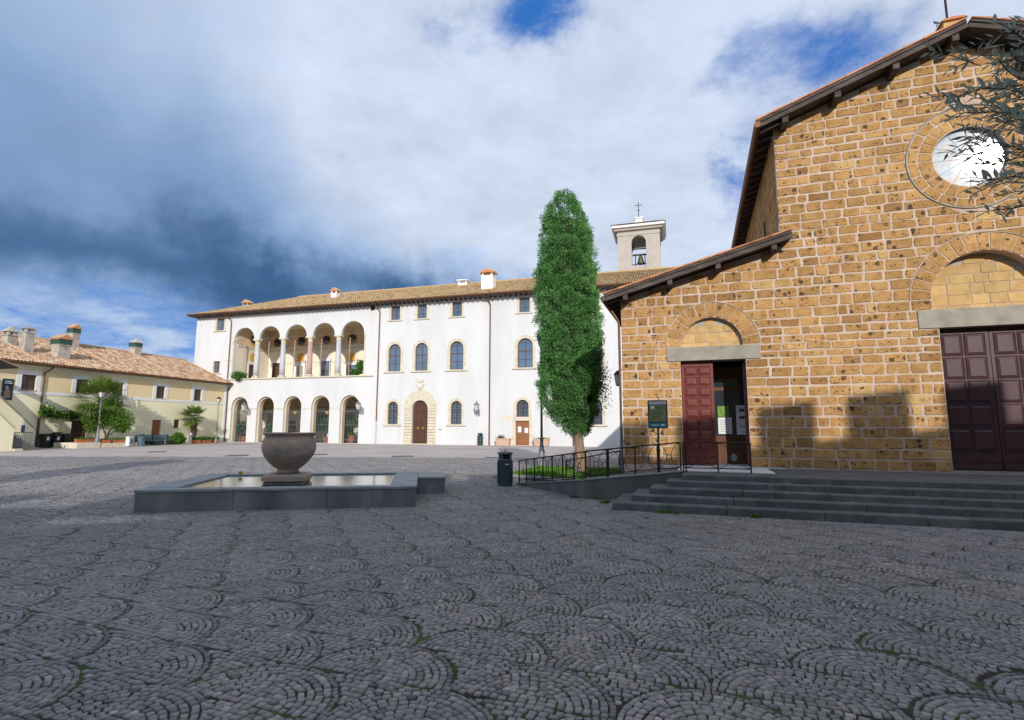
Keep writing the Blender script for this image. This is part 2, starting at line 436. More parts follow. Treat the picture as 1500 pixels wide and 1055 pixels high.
M = dict(
    plaster=mat('white_plaster', [(.575, .585, .595), (.630, .640, .650), (.665, .675, .685)], .5, .9, .05, 12, dirt=((.53, .51, .475), .9, .53, .76, .5), stretch=(1, 1, .22)),
    plaster_in=mat('loggia_plaster', [(.56, .44, .29), (.64, .52, .36), (.68, .57, .41)], .9, .9, .05),
    back_plaster=mat('back_wall_plaster', [(.72, .66, .54), (.78, .73, .62)], .7, .9, .04),
    yellow=mat('pale_yellow_plaster', [(.80, .735, .50), (.84, .785, .555), (.86, .815, .605)], .45, .9, .05, 15, dirt=((.55, .50, .36), .7, .60, .80, .4)),
    ochre=mat('ochre_plaster', [(.78, .62, .36), (.81, .67, .42)], .5, .9, .05),
    orange=mat('orange_plaster', [(.60, .30, .05), (.68, .37, .08)], 2, .9, .05),
    white_trim=mat('white_trim', [(.74, .74, .75), (.80, .80, .80)], 1.0, .85, .04),
    travertine=mat('travertine', [(.50, .44, .33), (.62, .56, .44), (.68, .62, .51)], 3.0, .85, .25, 18, dirt=((.33, .27, .18), 2.5, .58, .75, .5)),
    greystone=mat('grey_peperino', [(.24, .215, .17), (.31, .285, .23), (.36, .335, .28)], 3.0, .85, .3, 30, tint=.1),
    column=mat('granite_column', [(.42, .44, .46), (.52, .54, .55)], 6, .7, .1, tint=.1),
    pinkcol=mat('pink_granite_column', [(.42, .27, .23), (.50, .34, .30)], 6, .7, .1),
    wood=mat('brown_wood', [(.10, .045, .022), (.15, .068, .034)], 6, .6, .2, 20, stretch=(1, 1, .15), tint=.15),
    wood_old=mat('old_portal_wood', [(.065, .032, .020), (.10, .050, .030)], 5, .65, .2, 20, stretch=(1, 1, .2)),
    wood_lt=mat('light_brown_wood', [(.23, .095, .040), (.29, .125, .055)], 5, .6, .15, 20, stretch=(1, 1, .2)),
    timber=mat('weathered_timber', [(.050, .038, .034), (.085, .066, .058), (.13, .105, .095)], 6, .85, .3, 25, stretch=(.3, .3, 1)),
    reddoor=mat('oxblood_paint', [(.135, .028, .022), (.175, .038, .028)], 3, .42, .06, 20, spec=.5),
    plumdoor=mat('plum_brown_paint', [(.050, .020, .026), (.072, .030, .037)], 3, .50, .08, 20, spec=.4),
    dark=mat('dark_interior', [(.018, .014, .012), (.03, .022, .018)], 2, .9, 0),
    glass=mat('window_glass', [(.07, .125, .20), (.11, .175, .26)], .6, .06, 0, spec=1.0),
    doorglass=mat('door_glass', [(.02, .03, .04), (.03, .04, .055)], 1, .05, 0, spec=.8),
    tuff=tuff_material(),
    tuff_pale=mat('pale_tuff', [(.44, .275, .105), (.53, .35, .15), (.57, .39, .19)], 5, .9, .3, 40, tint=.25),
    mortar=mat('lime_mortar', [(.46, .335, .25), (.55, .42, .325), (.61, .51, .425)], 1.6, .95, .6, 45, dirt=((.64, .61, .55), .45, .55, .70, .65)),
    mortar_grey=mat('grey_mortar', [(.38, .33, .26), (.46, .41, .33)], 3, .95, .4, 45),
    basalt=mat('basalt_slab', [(.070, .080, .082), (.105, .114, .115), (.16, .168, .165)], 2.2, .72, .35, 28, dirt=((.24, .235, .22), 3.0, .54, .72, .55)),
    rampstone=mat('ramp_stone', [(.085, .09, .09), (.12, .125, .125), (.16, .16, .155)], 1.8, .8, .25, 25, stretch=(1, 1, .4), dirt=((.14, .10, .07), 1.2, .58, .75, .5)),
    basinstone=mat('fountain_basalt', [(.105, .120, .128), (.175, .188, .195), (.26, .272, .275)], 1.6, .6, .2, 30, stretch=(1, 1, .4), dirt=((.33, .34, .34), 1.8, .56, .72, .5)),
    rimstone=mat('fountain_rim', [(.17, .19, .20), (.24, .26, .265), (.30, .315, .31)], 2.5, .6, .2, 30),
    bowl=mat('bowl_stone', [(.20, .195, .19), (.36, .315, .275), (.48, .30, .20), (.44, .42, .39)], 2.6, .75, .35, 20, stops=[.30, .46, .57, .68], stretch=(1, 1, 2.2), dirt=((.20, .215, .23), 3.0, .56, .72, .6)),
    water=water_material(),
    cobble=cobble_material(),
    bed=mat('joint_earth_and_moss', [(.022, .020, .017), (.034, .030, .022), (.034, .062, .014), (.055, .11, .018)], 2.2, .95, .5, 40, stops=[.34, .44, .53, .68]),
    paving=mat('far_paving', [(.345, .30, .285), (.415, .365, .345), (.47, .42, .395)], .35, .85, .4, 9, dirt=((.14, .13, .14), .16, .56, .70, .5)),  # set paler than the near setts, sunlit far ground put into the colour
    iron=mat('rusty_dark_iron', [(.030, .022, .020), (.060, .036, .028)], 8, .6, .1, 30, metallic=.3),
    iron_grey=mat('grey_painted_iron', [(.16, .18, .20), (.22, .24, .26)], 4, .5, .05, metallic=.3),
    binblue=mat('dark_blue_green_metal', [(.028, .050, .062), (.04, .068, .082)], 3, .45, .05, spec=.5),
    binblack=mat('black_plastic', [(.014, .015, .017), (.022, .023, .026)], 3, .5, .03),
    terracotta=mat('terracotta_pot', [(.42, .135, .060), (.52, .18, .085)], 4, .85, .1),
    pinkpot=mat('pale_terracotta', [(.52, .33, .25), (.60, .40, .31)], 4, .85, .1),
    verge=mat('orange_verge_tile', [(.44, .17, .075), (.60, .27, .13)], 5, .85, .2, tint=.3),
    tile_gold=tile_material('lichen_roof_tiles', [(.27, .15, .075), (.44, .29, .14), (.55, .38, .215), (.63, .47, .31)], (.54, .385, .185)),
    tile_pink=tile_material('clay_roof_tiles', [(.33, .175, .10), (.49, .30, .185), (.58, .41, .27), (.64, .51, .37)], None),
    chimney=mat('chimney_plaster', [(.28, .25, .215), (.42, .385, .335), (.50, .47, .42)], 2.0, .9, .15, dirt=((.17, .14, .115), 1.6, .55, .72, .7)),
    tower=mat('tower_plaster', [(.38, .345, .31), (.44, .405, .37), (.49, .455, .42)], .8, .9, .1, dirt=((.36, .30, .23), .8, .55, .75, .6)),
    green_mesh=mat('green_netting', [(.020, .062, .055), (.04, .09, .078)], 6, .8, .2),
    copper=mat('copper_pipe', [(.13, .060, .030), (.19, .095, .05)], 3, .5, .03, metallic=.4),
    bronze=mat('bell_bronze', [(.10, .13, .08), (.17, .17, .09)], 4, .5, .05, metallic=.6),
    lampglass=mat('lantern_glass', [(.50, .50, .46), (.60, .60, .56)], 2, .25, 0, spec=.6),
    bark=mat('bark', [(.16, .105, .065), (.26, .185, .12), (.34, .25, .17)], 6, .9, .6, 14, stretch=(1, 1, .25)),
    bark_dark=mat('dark_bark', [(.05, .038, .028), (.10, .075, .052)], 6, .9, .6, 14),
    cypress=foliage('cypress_leaf', (.020, .085, .022), (.180, .42, .125), .15, 2.2),
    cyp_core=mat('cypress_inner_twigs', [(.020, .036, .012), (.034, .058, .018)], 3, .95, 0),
    olive=foliage('olive_leaf', (.15, .185, .15), (.38, .42, .34), .4),
    palm=foliage('palm_leaf', (.030, .075, .012), (.17, .26, .045), .30),
    citrus=foliage('citrus_leaf', (.025, .085, .010), (.15, .29, .035), .30),
    shrub=foliage('shrub_leaf', (.025, .085, .016), (.11, .25, .05), .28),
    vine=foliage('vine_leaf', (.018, .07, .012), (.12, .24, .04), .25),
    grass=foliage('grass_blade', (.05, .16, .012), (.17, .36, .030), .30),
    yellow_fruit=mat('lemon', [(.75, .50, .03), (.80, .58, .05)], 3, .5, 0),
    paper=mat('white_paper', [(.72, .74, .78), (.78, .80, .82)], 3, .8, 0),
    blue_sign=mat('blue_notice', [(.08, .13, .35), (.10, .16, .40)], 3, .6, 0),
    marble=mat('white_marble', [(.62, .64, .66), (.72, .73, .74)], 3, .5, .05),
    castle=mat('castle_stone', [(.26, .18, .10), (.36, .26, .15)], 2, .95, .5, 20),
    yellow_plastic=mat('yellow_plastic', [(.70, .45, .02), (.75, .5, .03)], 3, .5, 0),
    bluepaint=mat('blue_green_board', [(.06, .10, .14), (.09, .15, .19), (.16, .20, .22)], 1.2, .6, .05),
)

# ================================================================ GROUND AND PAVING
CH_O, CH_A = Vector((3.109, 14.923, 0)), -19.1
CU = Vector((math.cos(R_(CH_A)), math.sin(R_(CH_A)), 0)); CN = Vector((-CU.y, CU.x, 0))
FO_O, FO_A = Vector((-7.28, 10.52, 0)), 9.5
def ch(u, n, z=0): return CH_O + CU * u + CN * n + Vector((0, 0, z))

g = MB()
rings = []
for r in (0, 30, 80, 300, 900):
    rings.append([(r * math.cos(2 * math.pi * k / 48) if r else 0, 20 + (r * math.sin(2 * math.pi * k / 48) if r else 0), 0) for k in range(48)])
g.loft(rings[1:], cap=False)
g.face([p for p in rings[1]])
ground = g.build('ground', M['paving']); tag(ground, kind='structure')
bedm = MB(); bedm.face([(-34, -3, .004), (34, -3, .004), (34, 29.5, .004), (-34, 29.5, .004)])
bed = bedm.build('joint_bed', M['bed'], ground)

def make_cobbles():
    # overlapping fans: rings of setts inside a dark edging, straight rows in the stem
    Wd = 1.08; R0 = Wd / 2; h = Wd / 2; s = .052
    rot = R_(-20)
    cr_, sr_ = math.cos(rot), math.sin(rot)
    T = []          # (x, y, angle of the sett's depth axis, half depth, half width, edging)
    n0 = 34
    for i in range(n0):
        th = math.pi * (i + .5) / n0
        T.append(((R0 - .021) * math.cos(th), (R0 - .021) * math.sin(th), th, .021, math.pi * R0 / n0 / 2, 1))
    r = R0 - .042 - s / 2; k = 0
    while r > .20:
        ns = max(4, int(round(math.pi * r / .061)))
        for i in range(ns):
            th = math.pi * (i + (.5 if k % 2 else .35)) / ns
            T.append((r * math.cos(th), r * math.sin(th), th, s / 2, math.pi * r / ns / 2, 0))
        r -= s; k += 1
    rc = r + s / 2
    y = rc - s / 2; k = 0
    while y > -R0 + .02:
        hw = math.sqrt(max(0, rc * rc - y * y)) if y > 0 else Wd / 2 - math.sqrt(max(0, R0 * R0 - (y + h) ** 2)) - .004
        if hw > .022:
            ns = max(1, int(round(2 * hw / .063)))
            for i in range(ns):
                x = -hw + 2 * hw * (i + .5) / ns
                bend = .09 * (x / R0) ** 2 if y < 0 else 0
                T.append((x, y - bend + .02, math.pi / 2 - .30 * x / R0, s / 2, hw / ns, 0))
        y -= s; k += 1
    T = np.array(T)
    keep = np.ones(len(T), bool)
    for sx in (-1, 1):
        keep &= np.hypot(T[:, 0] - sx * Wd / 2, T[:, 1] + h) > R0 + np.where(T[:, 5] > .5, .003, .006)
    T = T[keep]; m_ = len(T)
    cents = []
    for jj in range(-15, 80):
        for ii in range(-52, 53):
            x = ii * Wd + (jj % 2) * Wd / 2; yy = jj * h
            X_, Y_ = x * cr_ - yy * sr_, x * sr_ + yy * cr_
            if -1.2 < Y_ < 30 and abs(X_) < 1.1 * max(Y_, 0) + 3.2 and abs(X_) < 33: cents.append((x, yy))
    cents = np.array(cents); n = len(cents)
    c = cents[:, None, :] + RNG.normal(0, .008, (n, 1, 2)) + T[None, :, :2] * (1 + RNG.normal(0, .006, (n, 1, 1))) + RNG.normal(0, .0032, (n, m_, 2))
    ang = T[:, 2][None] + RNG.normal(0, .045, (n, m_)) + rot
    hr = np.repeat(T[:, 3][None], n, 0); ht = np.repeat(T[:, 4][None], n, 0); edge = np.repeat(T[:, 5][None], n, 0) > .5
    side = np.repeat(((T[:, 0] > -.25))[None], n, 0)
    tint = np.clip(RNG.normal(.48, .13, (n, m_)) + RNG.normal(0, .05, (n, 1)), 0, 1)
    strength = np.clip(RNG.normal(.50, .22, (n, 1)), .10, 1)
    tint = np.where(edge, tint * np.where(side, strength, np.minimum(1, strength + .45)), tint)
    tint = np.where(RNG.random((n, m_)) < .006, .88, tint)
    X_ = c[..., 0] * cr_ - c[..., 1] * sr_; Y_ = c[..., 0] * sr_ + c[..., 1] * cr_
    X_ = X_ + .04 * np.sin(Y_ * .9 + X_ * .5); Y_ = Y_ + .05 * np.sin(X_ * .8)
    dd_ = np.hypot(X_, Y_)
    js = 1 - .85 * np.clip((dd_ - 10) / 12, 0, 1)        # joints narrow further out, blending the setts into the paler far paving
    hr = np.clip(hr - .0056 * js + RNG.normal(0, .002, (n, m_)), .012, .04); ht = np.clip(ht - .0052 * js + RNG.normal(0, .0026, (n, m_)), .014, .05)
    x, y, ang, hr, ht, tint = X_.ravel(), Y_.ravel(), ang.ravel(), hr.ravel(), ht.ravel(), tint.ravel()
    lime = ((x + 7.3) / 1.05) ** 2 + ((y - 9.75 - .12 * (x + 7.3)) / .42) ** 2 < 1 + RNG.normal(0, .25, len(x))
    tint = np.where(lime & (RNG.random(len(x)) < .7), .92, tint)
    # keep clear of the steps, ramp, church, lawn and fountain
    ru, rn = (x - CH_O.x) * CU.x + (y - CH_O.y) * CU.y, (x - CH_O.x) * CN.x + (y - CH_O.y) * CN.y
    bad = (ru > .22) & (rn > -4.0)
    bad |= (ru > -.7) & (rn > -2.35)
    bad |= (rn > -.05 - (ru + 3.1) * .95) & (ru > -3.1) & (ru <= -.6) & (rn < 6.8)
    bad |= (ru > -4.6) & (rn > 1.6) & (rn < 6.6)
    fa = R_(FO_A); fx = (x - FO_O.x) * math.cos(fa) + (y - FO_O.y) * math.sin(fa); fy = -(x - FO_O.x) * math.sin(fa) + (y - FO_O.y) * math.cos(fa)
    bad |= (fx > .05) & (fx < 5.3) & (fy > .05) & (fy < 3.7)
    k = ~bad
    x, y, ang, hr, ht, tint = x[k], y[k], ang[k], hr[k], ht[k], tint[k]
    N = len(x)
    z = RNG.normal(.0130, .0014, N)
    tilt = RNG.normal(0, .016, (N, 2))
    ca, sa = np.cos(ang), np.sin(ang)
    cor = np.array(((-1, -1), (1, -1), (1, 1), (-1, 1)), float)
    def ringpts(fr, zz):
        px = cor[None, :, 0] * (hr - fr)[:, None] * (1 + RNG.normal(0, .05, (N, 4))); py = cor[None, :, 1] * (ht - fr)[:, None] * (1 + RNG.normal(0, .05, (N, 4)))
        X_ = x[:, None] + px * ca[:, None] - py * sa[:, None]; Y_ = y[:, None] + px * sa[:, None] + py * ca[:, None]
        Z_ = zz[:, None] + px * tilt[:, :1] + py * tilt[:, 1:]
        return np.stack([X_, Y_, Z_], -1)
    top = ringpts(.0012, z); low = ringpts(-.0008, np.full(N, .0045)); flat = ringpts(0, z)
    low[..., 2] = .0045
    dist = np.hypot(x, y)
    tint = np.clip(tint + np.clip((dist - 11) / 10, 0, 1) * .40, 0, 1)  # far setts tinted paler with distance: sunlit brightness painted into their colour
    # picture size of each stone, for choosing the individual ones
    infr = (y > 2.35) & (np.abs(x) < .95 * y)
    near = dist < 12.5
    order = np.argsort(np.where(infr, dist, 1e9))[:300]
    single = np.zeros(N, bool); single[order] = True
    F5 = np.array(((0, 1, 2, 3), (4, 5, 1, 0), (5, 6, 2, 1), (6, 7, 3, 2), (7, 4, 0, 3)))
    for i in order:
        vv = np.concatenate([top[i], low[i]])
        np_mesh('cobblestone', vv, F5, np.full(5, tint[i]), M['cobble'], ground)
    a = near & ~single
    na = a.sum()
    va = np.concatenate([top[a], low[a]], 1).reshape(-1, 3)
    fa_ = (F5[None] + (np.arange(na) * 8)[:, None, None]).reshape(-1, 4)
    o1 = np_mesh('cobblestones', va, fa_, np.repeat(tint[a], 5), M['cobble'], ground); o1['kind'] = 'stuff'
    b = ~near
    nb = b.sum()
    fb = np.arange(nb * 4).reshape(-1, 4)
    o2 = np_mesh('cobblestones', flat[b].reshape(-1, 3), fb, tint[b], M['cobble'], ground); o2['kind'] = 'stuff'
make_cobbles()

# small drain covers and a stone plate let into the paving
def drain(x, y, w, l, rot=0):
    t = thing('drain_cover', 'dark square drain cover let into the paving %s' % rot[1], 'drain cover', (x, y, .012), rot[0])
    m = MB(); m.box(-w / 2, w / 2, -l / 2, l / 2, 0, .012); m.build('frame', M['iron'], t)
    m = MB()
    for k in range(6): m.box(-w / 2 + .03 + k * (w - .06) / 6, -w / 2 + .03 + (k + .55) * (w - .06) / 6, -l / 2 + .03, l / 2 - .03, .0125, .019)
    m.build('grate', M['iron_grey'], t)
for (x, y, w, l, txt) in ((-16.0, 31.5, 1.1, 1.1, 'before the small palm by the yellow house'), (-23.5, 35.8, .9, .9, 'near the flower box wall'), (-11.9, 33.0, 1.2, 1.0, 'in front of the arcade end pier'), (-6.3, 31.2, 1.2, 1.0, 'between fountain and arched portal'), (-.9, 30.2, 1.0, .8, 'between litter bin and wooden door')):
    drain(x, y, w, l, (15, txt))

# ================================================================ CASTLE WALL BEHIND THE SQUARE (casts the shade)
t = thing('castle_wall', 'crenellated tuff castle wall facing the church across the square', 'castle wall', (0, -10, 0))
m = MB()
m.box(-6.9, 60, -1.4, 0, 0, 10.6); m.box(-34, -6.901, -1.2, 0, 0, 8.35)
m.build('wall', M['castle'], t)
xx = 8.62 - 1.84 * 8
while xx < 40:
    m = MB(); m.box(xx, xx + 1.17, -.7, -.001, 10.601, 11.6); m.build('merlon', M['castle'], t); xx += 1.84
xx = -8.7
while xx > -22:
    m = MB(); m.box(xx - 1.1, xx, -.7, -.001, 8.351, 9.25); m.build('merlon', M['castle'], t); xx -= 1.8
m = MB(); m.box(-14.2, -12.2, -3.2, -1.201, 0, 14.6); m.prism_y([(-14.4, 14.6), (-12.0, 14.6), (-13.2, 15.4)], -3.3, -1.1); m.build('turret', M['castle'], t)

# ================================================================ CHURCH
church = thing('stone_church', 'tuff block church with gabled front, round window and open oxblood side door', 'church', CH_O, CH_A)
AX = 8.45                       # axis of the nave
LD = (1.57, 3.21, 3.49)         # side door opening left, right, head
RD = (7.47, 9.53, 4.06)
LL = (1.22, 3.57, 3.475, 3.845)
RL = (7.06, 9.94, 4.045, 4.49)
LA = (2.39, 3.86, .78, 1.19)    # lunette centre, springing, inner and outer radius
RA = (8.5, 4.74, 1.12, 1.55)
RO = (8.44, 8.22, .76, 1.30)
def ntop(u):
    uu = u if u <= AX else 2 * AX - u
    return 5.31 + .27 * uu if uu < 4.2 else 9.72 + .361 * (uu - 4.2)
# mortar core of the front, with real openings
outer = [(0, 0), (0, ntop(0)), (4.2, ntop(4.199)), (4.2, ntop(4.2)), (AX, ntop(AX)), (12.7, ntop(12.7)), (12.7, ntop(12.701)), (16.9, ntop(16.9)), (16.9, 0)]
def lun(A, zb): return [(A[0] - A[2], zb)] + arc(A[0], A[1], A[2], 180, 0, 20) + [(A[0] + A[2], zb)]
holes = [rect(LD[0], LD[1], .66, LD[2]), lun(LA, LL[3] + .001), rect(RD[0], RD[1], .66, RD[2]), lun(RA, RL[3] + .001), circ(RO[0], RO[1], RO[2])]
m = MB(); m.holed(outer, holes, 0, .45)
m.build('front_wall', M['mortar'], church)
m = MB(); m.box(0, .45, .451, 24, 0, 5.3); m.box(16.45, 16.9, .451, 24, 0, 5.3); m.box(4.2, 4.65, .451, 24, 6.3, 9.7); m.box(12.25, 12.7, .451, 24, 6.3, 9.7); m.box(.45, 16.45, 23.5, 24, 0, 9.7)
m.build('side_wall', M['mortar'], church)

class Shape:
    def __init__(s, z0, z1, f): s.z0, s.z1, s.f = z0, z1, f
    def at(s, z):
        z = min(max(z, s.z0 + .002), s.z1 - .002)
        return s.f(z)
def circ_f(c, zc, r, low_full=False):
    def f(z):
        if low_full and z < zc: return (c - r, c + r)
        d = math.sqrt(max(0, r * r - (z - zc) ** 2)); return (c - d, c + d)
    return f
SH = [Shape(0, LD[2], lambda z: LD[:2]), Shape(LL[2], LL[3], lambda z: LL[:2]), Shape(LL[3], LA[1] + LA[3], circ_f(LA[0], LA[1], LA[3] + .02, True)),
      Shape(0, RD[2], lambda z: RD[:2]), Shape(RL[2], RL[3], lambda z: RL[:2]), Shape(RL[3], RA[1] + RA[3], circ_f(RA[0], RA[1], RA[3] + .02, True)),
      Shape(RO[1] - RO[3], RO[1] + RO[3], circ_f(RO[0], RO[1], RO[3] + .03))]
def limits(z):
    if z < ntop(0): l = 0
    elif z < ntop(4.199): l = (z - 5.31) / .27
    elif z < 9.72: l = 4.2
    else: l = 4.2 + (z - 9.72) / .361
    return l, 2 * AX - l
def brick_ring(q, inset, y, rg):
    """rounded, slightly uneven outline of a quadrilateral q (4 corners in x,z)"""
    c = [Vector(p) for p in q]
    pts = []
    n = 4
    for i in range(4):
        p, a, b = c[i], c[i - 1], c[(i + 1) % 4]
        ra = min(.026, (a - p).length * .12); rb = min(.026, (b - p).length * .12)
        pts.append(p + (a - p).normalized() * ra * rg[i]); pts.append(p + (b - p).normalized() * rb * rg[i + 4])
        e = p.lerp(b, .5); nn = (b - p).normalized(); nn = Vector((nn.y, -nn.x))
        pts.append(e + nn * rg[i + 8])
    cen = sum(c, Vector((0, 0))) / 4
    out = []
    for p in pts:
        d = (cen - p); L = d.length
        out.append((p.x + d.x / L * inset, y, p.y + d.y / L * inset))
    return out
def stone_mesh(mb, q, y=-.014, base=.006, tint=.5, rough=1.0):
    rg = [random.uniform(.35, 1.5) for _ in range(8)] + [random.uniform(-.018, .014) * rough for _ in range(4)]
    yy = y + random.uniform(-.005, .004)
    mb.loft([brick_ring(q, -.004, base, rg), brick_ring(q, .002, yy + .006, rg), brick_ring(q, .009, yy, rg)], tint=tint)
rows = []
z = .665
def addrows(z1, n):
    global z
    hs = [random.uniform(.85, 1.15) for _ in range(n)]; k = (z1 - z) / sum(hs)
    for h in hs:
        rows.append((z, z + h * k)); z += h * k
addrows(3.475, 11); addrows(3.845, 2); addrows(4.045, 1); addrows(4.49, 2); addrows(11.25, 27)
bricks = []
for (z0, z1) in rows:
    gap = random.uniform(.017, .029)
    za, zb = z0 + gap, z1 - gap
    zm = (za + zb) / 2
    L = max(limits(za)[0], limits(zb)[0]); Rr = 2 * AX - L
    if Rr - L < .3: continue
    # free intervals, each end given as (x at bottom, x at top)
    free = [((L + .006, L + .006), (Rr - .006, Rr - .006))]
    if zb > ntop(4.199) - .02 and z0 < ntop(4.199): pass
    for s in SH:
        if s.z1 < za + .03 or s.z0 > zb - .03: continue
        b0, b1 = s.at(za), s.at(zb)
        nf = []
        for (l, r) in free:
            lo, hi = min(b0[0], b1[0]), max(b0[1], b1[1])
            if hi < l[0] or lo > r[0]: nf.append((l, r)); continue
            if lo - l[0] > .06: nf.append((l, (b0[0] - .012, b1[0] - .012)))
            if r[0] - hi > .06: nf.append(((b0[1] + .012, b1[1] + .012), r))
        free = nf
    for (l, r) in free:
        x = max(l) if l[0] != l[1] else l[0]
        end = min(r)
        cur = l
        while True:
            w = random.choice((random.uniform(.18, .27), random.uniform(.32, .44), random.uniform(.38, .52), random.uniform(.40, .54)))
            nx = max(cur) + w
            last = nx > end - .16
            e = r if last else (nx + random.uniform(-.014, .014), nx + random.uniform(-.014, .014))
            q = [(cur[0], za + random.uniform(-.009, .009)), (e[0], za + random.uniform(-.009, .009)), (e[1], zb + random.uniform(-.009, .009)), (cur[1], zb + random.uniform(-.009, .009))]
            if e[0] - cur[0] > .05 and e[1] - cur[1] > .03: bricks.append(q)
            if last: break
            g_ = random.uniform(.030, .062)
            cur = (e[0] + g_, e[1] + g_)
def bsize(q):
    c = ch((q[0][0] + q[1][0]) / 2, 0, (q[0][1] + q[2][1]) / 2)
    a = (q[1][0] - q[0][0]) * (q[2][1] - q[1][1])
    d2 = (c - Vector((0, 0, EYE))).length_squared
    vis = q[1][0] < 9.75
    return a / d2 if vis else 0
bricks.sort(key=bsize, reverse=True)
rest = MB()
for i, q in enumerate(bricks):
    tn = min(1, max(0, random.gauss(.5, .2)))
    if i < 300:
        mb = MB(); stone_mesh(mb, q, tint=tn); mb.build('tuff_block', M['tuff'], church)
    else:
        stone_mesh(rest, q, tint=tn)
# narrow side walls in the same stone, blocks in courses
def side_courses(u, z0, z1, n0, n1, sgn):
    zz = z0
    while zz < z1 - .1:
        h = random.uniform(.22, .3); nn = n0 + random.uniform(.05, .3)
        while nn < n1:
            w = random.uniform(.3, .55)
            x0, x1 = (u - .012, u + .004) if sgn < 0 else (u - .004, u + .012)
            rest.box(x0, x1, nn, min(nn + w, n1), zz + .012, min(zz + h - .012, z1), tint=min(1, max(0, random.gauss(.5, .2))))
            nn += w + .025
        zz += h
side_courses(4.2, 6.9, 9.65, .06, 14, -1); side_courses(0, .1, 5.2, .06, 14, -1)
ro = rest.build('tuff_blocks', M['tuff'], church); ro['kind'] = 'stuff'
# slit window high in the nave's side wall
m = MB(); m.box(4.165, 4.184, 2.6, 2.78, 7.1, 8.1); m.build('slit_window', M['dark'], church)

# voussoirs of the two arches and of the round window
def voussoirs(c, z, r0, r1, n, a0=180, a1=0, stilt=None):
    for i in range(n):
        b0, b1 = R_(a0 + (a1 - a0) * (i + .045) / n), R_(a0 + (a1 - a0) * (i + .955) / n)
        q = [(c + r0 * math.cos(b0), z + r0 * math.sin(b0)), (c + r1 * math.cos(b0), z + r1 * math.sin(b0)), (c + r1 * math.cos(b1), z + r1 * math.sin(b1)), (c + r0 * math.cos(b1), z + r0 * math.sin(b1))]
        mb = MB(); stone_mesh(mb, q, y=-.012, tint=min(1, max(0, random.gauss(.55, .15))), rough=.5); mb.build('voussoir', M['tuff'], church)
voussoirs(LA[0], LA[1], LA[2] + .01, LA[3] - .015, 13)
voussoirs(RA[0], RA[1], RA[2] + .01, RA[3] - .015, 17)
for sx in (-1, 1):
    a, b = sorted((RA[0] + sx * (RA[2] + .01), RA[0] + sx * (RA[3] - .015)))
    mb = MB(); stone_mesh(mb, [(a, 4.505), (b, 4.505), (b, 4.725), (a, 4.725)], rough=.4); mb.build('springer', M['tuff'], church)
voussoirs(RO[0], RO[1], RO[2] + .02, 1.06, 26, 0, 360)
voussoirs(RO[0], RO[1], 1.085, RO[3] - .02, 20, 0, 360)
# thin raised mouldings round arches and round window
for (c, zc, r, a0, a1, nm) in ((LA[0], LA[1], LA[3] + .006, 180, 0, 'arch_moulding'), (RA[0], RA[1], RA[3] + .006, 180, 0, 'arch_moulding'), (RO[0], RO[1], RO[3] + .012, 0, 360, 'round_moulding')):
    pts = [(x, -.014, zz) for x, zz in arc(c, zc, r, a0, a1, 40)]
    rr = .012 if nm == 'arch_moulding' else .020
    mm = MB()
    mm.tube(pts[:-1] if a1 == 360 else pts, rr, 5, closed=(a1 == 360)); mm.build(nm, M['mortar'] if nm == 'arch_moulding' else M['greystone'], church)

# lunettes walled up with paler tuff, set back under the arch
def lunette(A, zb, deep):
    mm = MB(); mm.prism_y([(A[0] - A[2] - .05, zb)] + arc(A[0], A[1], A[2] + .05, 180, 0, 18) + [(A[0] + A[2] + .05, zb)], deep, deep + .1)
    lu = mm.build('lunette', M['mortar_grey'], church)
    zz = zb + .012; k = 0
    while zz < A[1] + A[2] - .06:
        h = random.uniform(.20, .27) if k else .12
        def half(zq): return A[2] if zq < A[1] else math.sqrt(max(0, A[2] ** 2 - (zq - A[1]) ** 2))
        x0, x1 = A[0] - half(zz), A[0] + half(zz); t0, t1 = A[0] - half(min(zz + h, A[1] + A[2] - .001)), A[0] + half(min(zz + h, A[1] + A[2] - .001))
        x = x0; first = True
        while x < x1 - .06:
            w = random.uniform(.26, .5); nx = min(x + w, x1)
            if x1 - nx < .15: nx = x1
            zt = min(zz + h - .012, A[1] + A[2] - .02)
            q = [(x + .008, zz), (nx - .008, zz), (min(nx - .008, t1) if nx > t1 else nx - .008, zt), (max(x + .008, t0) if x < t0 else x + .008, zt)]
            if q[2][0] - q[3][0] > .04:
                mb = MB(); stone_mesh(mb, q, y=deep - .012, base=deep + .004, tint=random.uniform(.2, .8), rough=.4); mb.build('lunette_stone', M['tuff_pale'], lu)
            x = nx
        zz += h; k += 1
lunette(LA, LL[3] + .002, .16); lunette(RA, RL[3] + .002, .30)
for (a, b, c, d) in (LL, RL):
    m = MB(); m.bbox(a, b, -.035, .44, c, d, .012); m.build('lintel', M['greystone'], church)

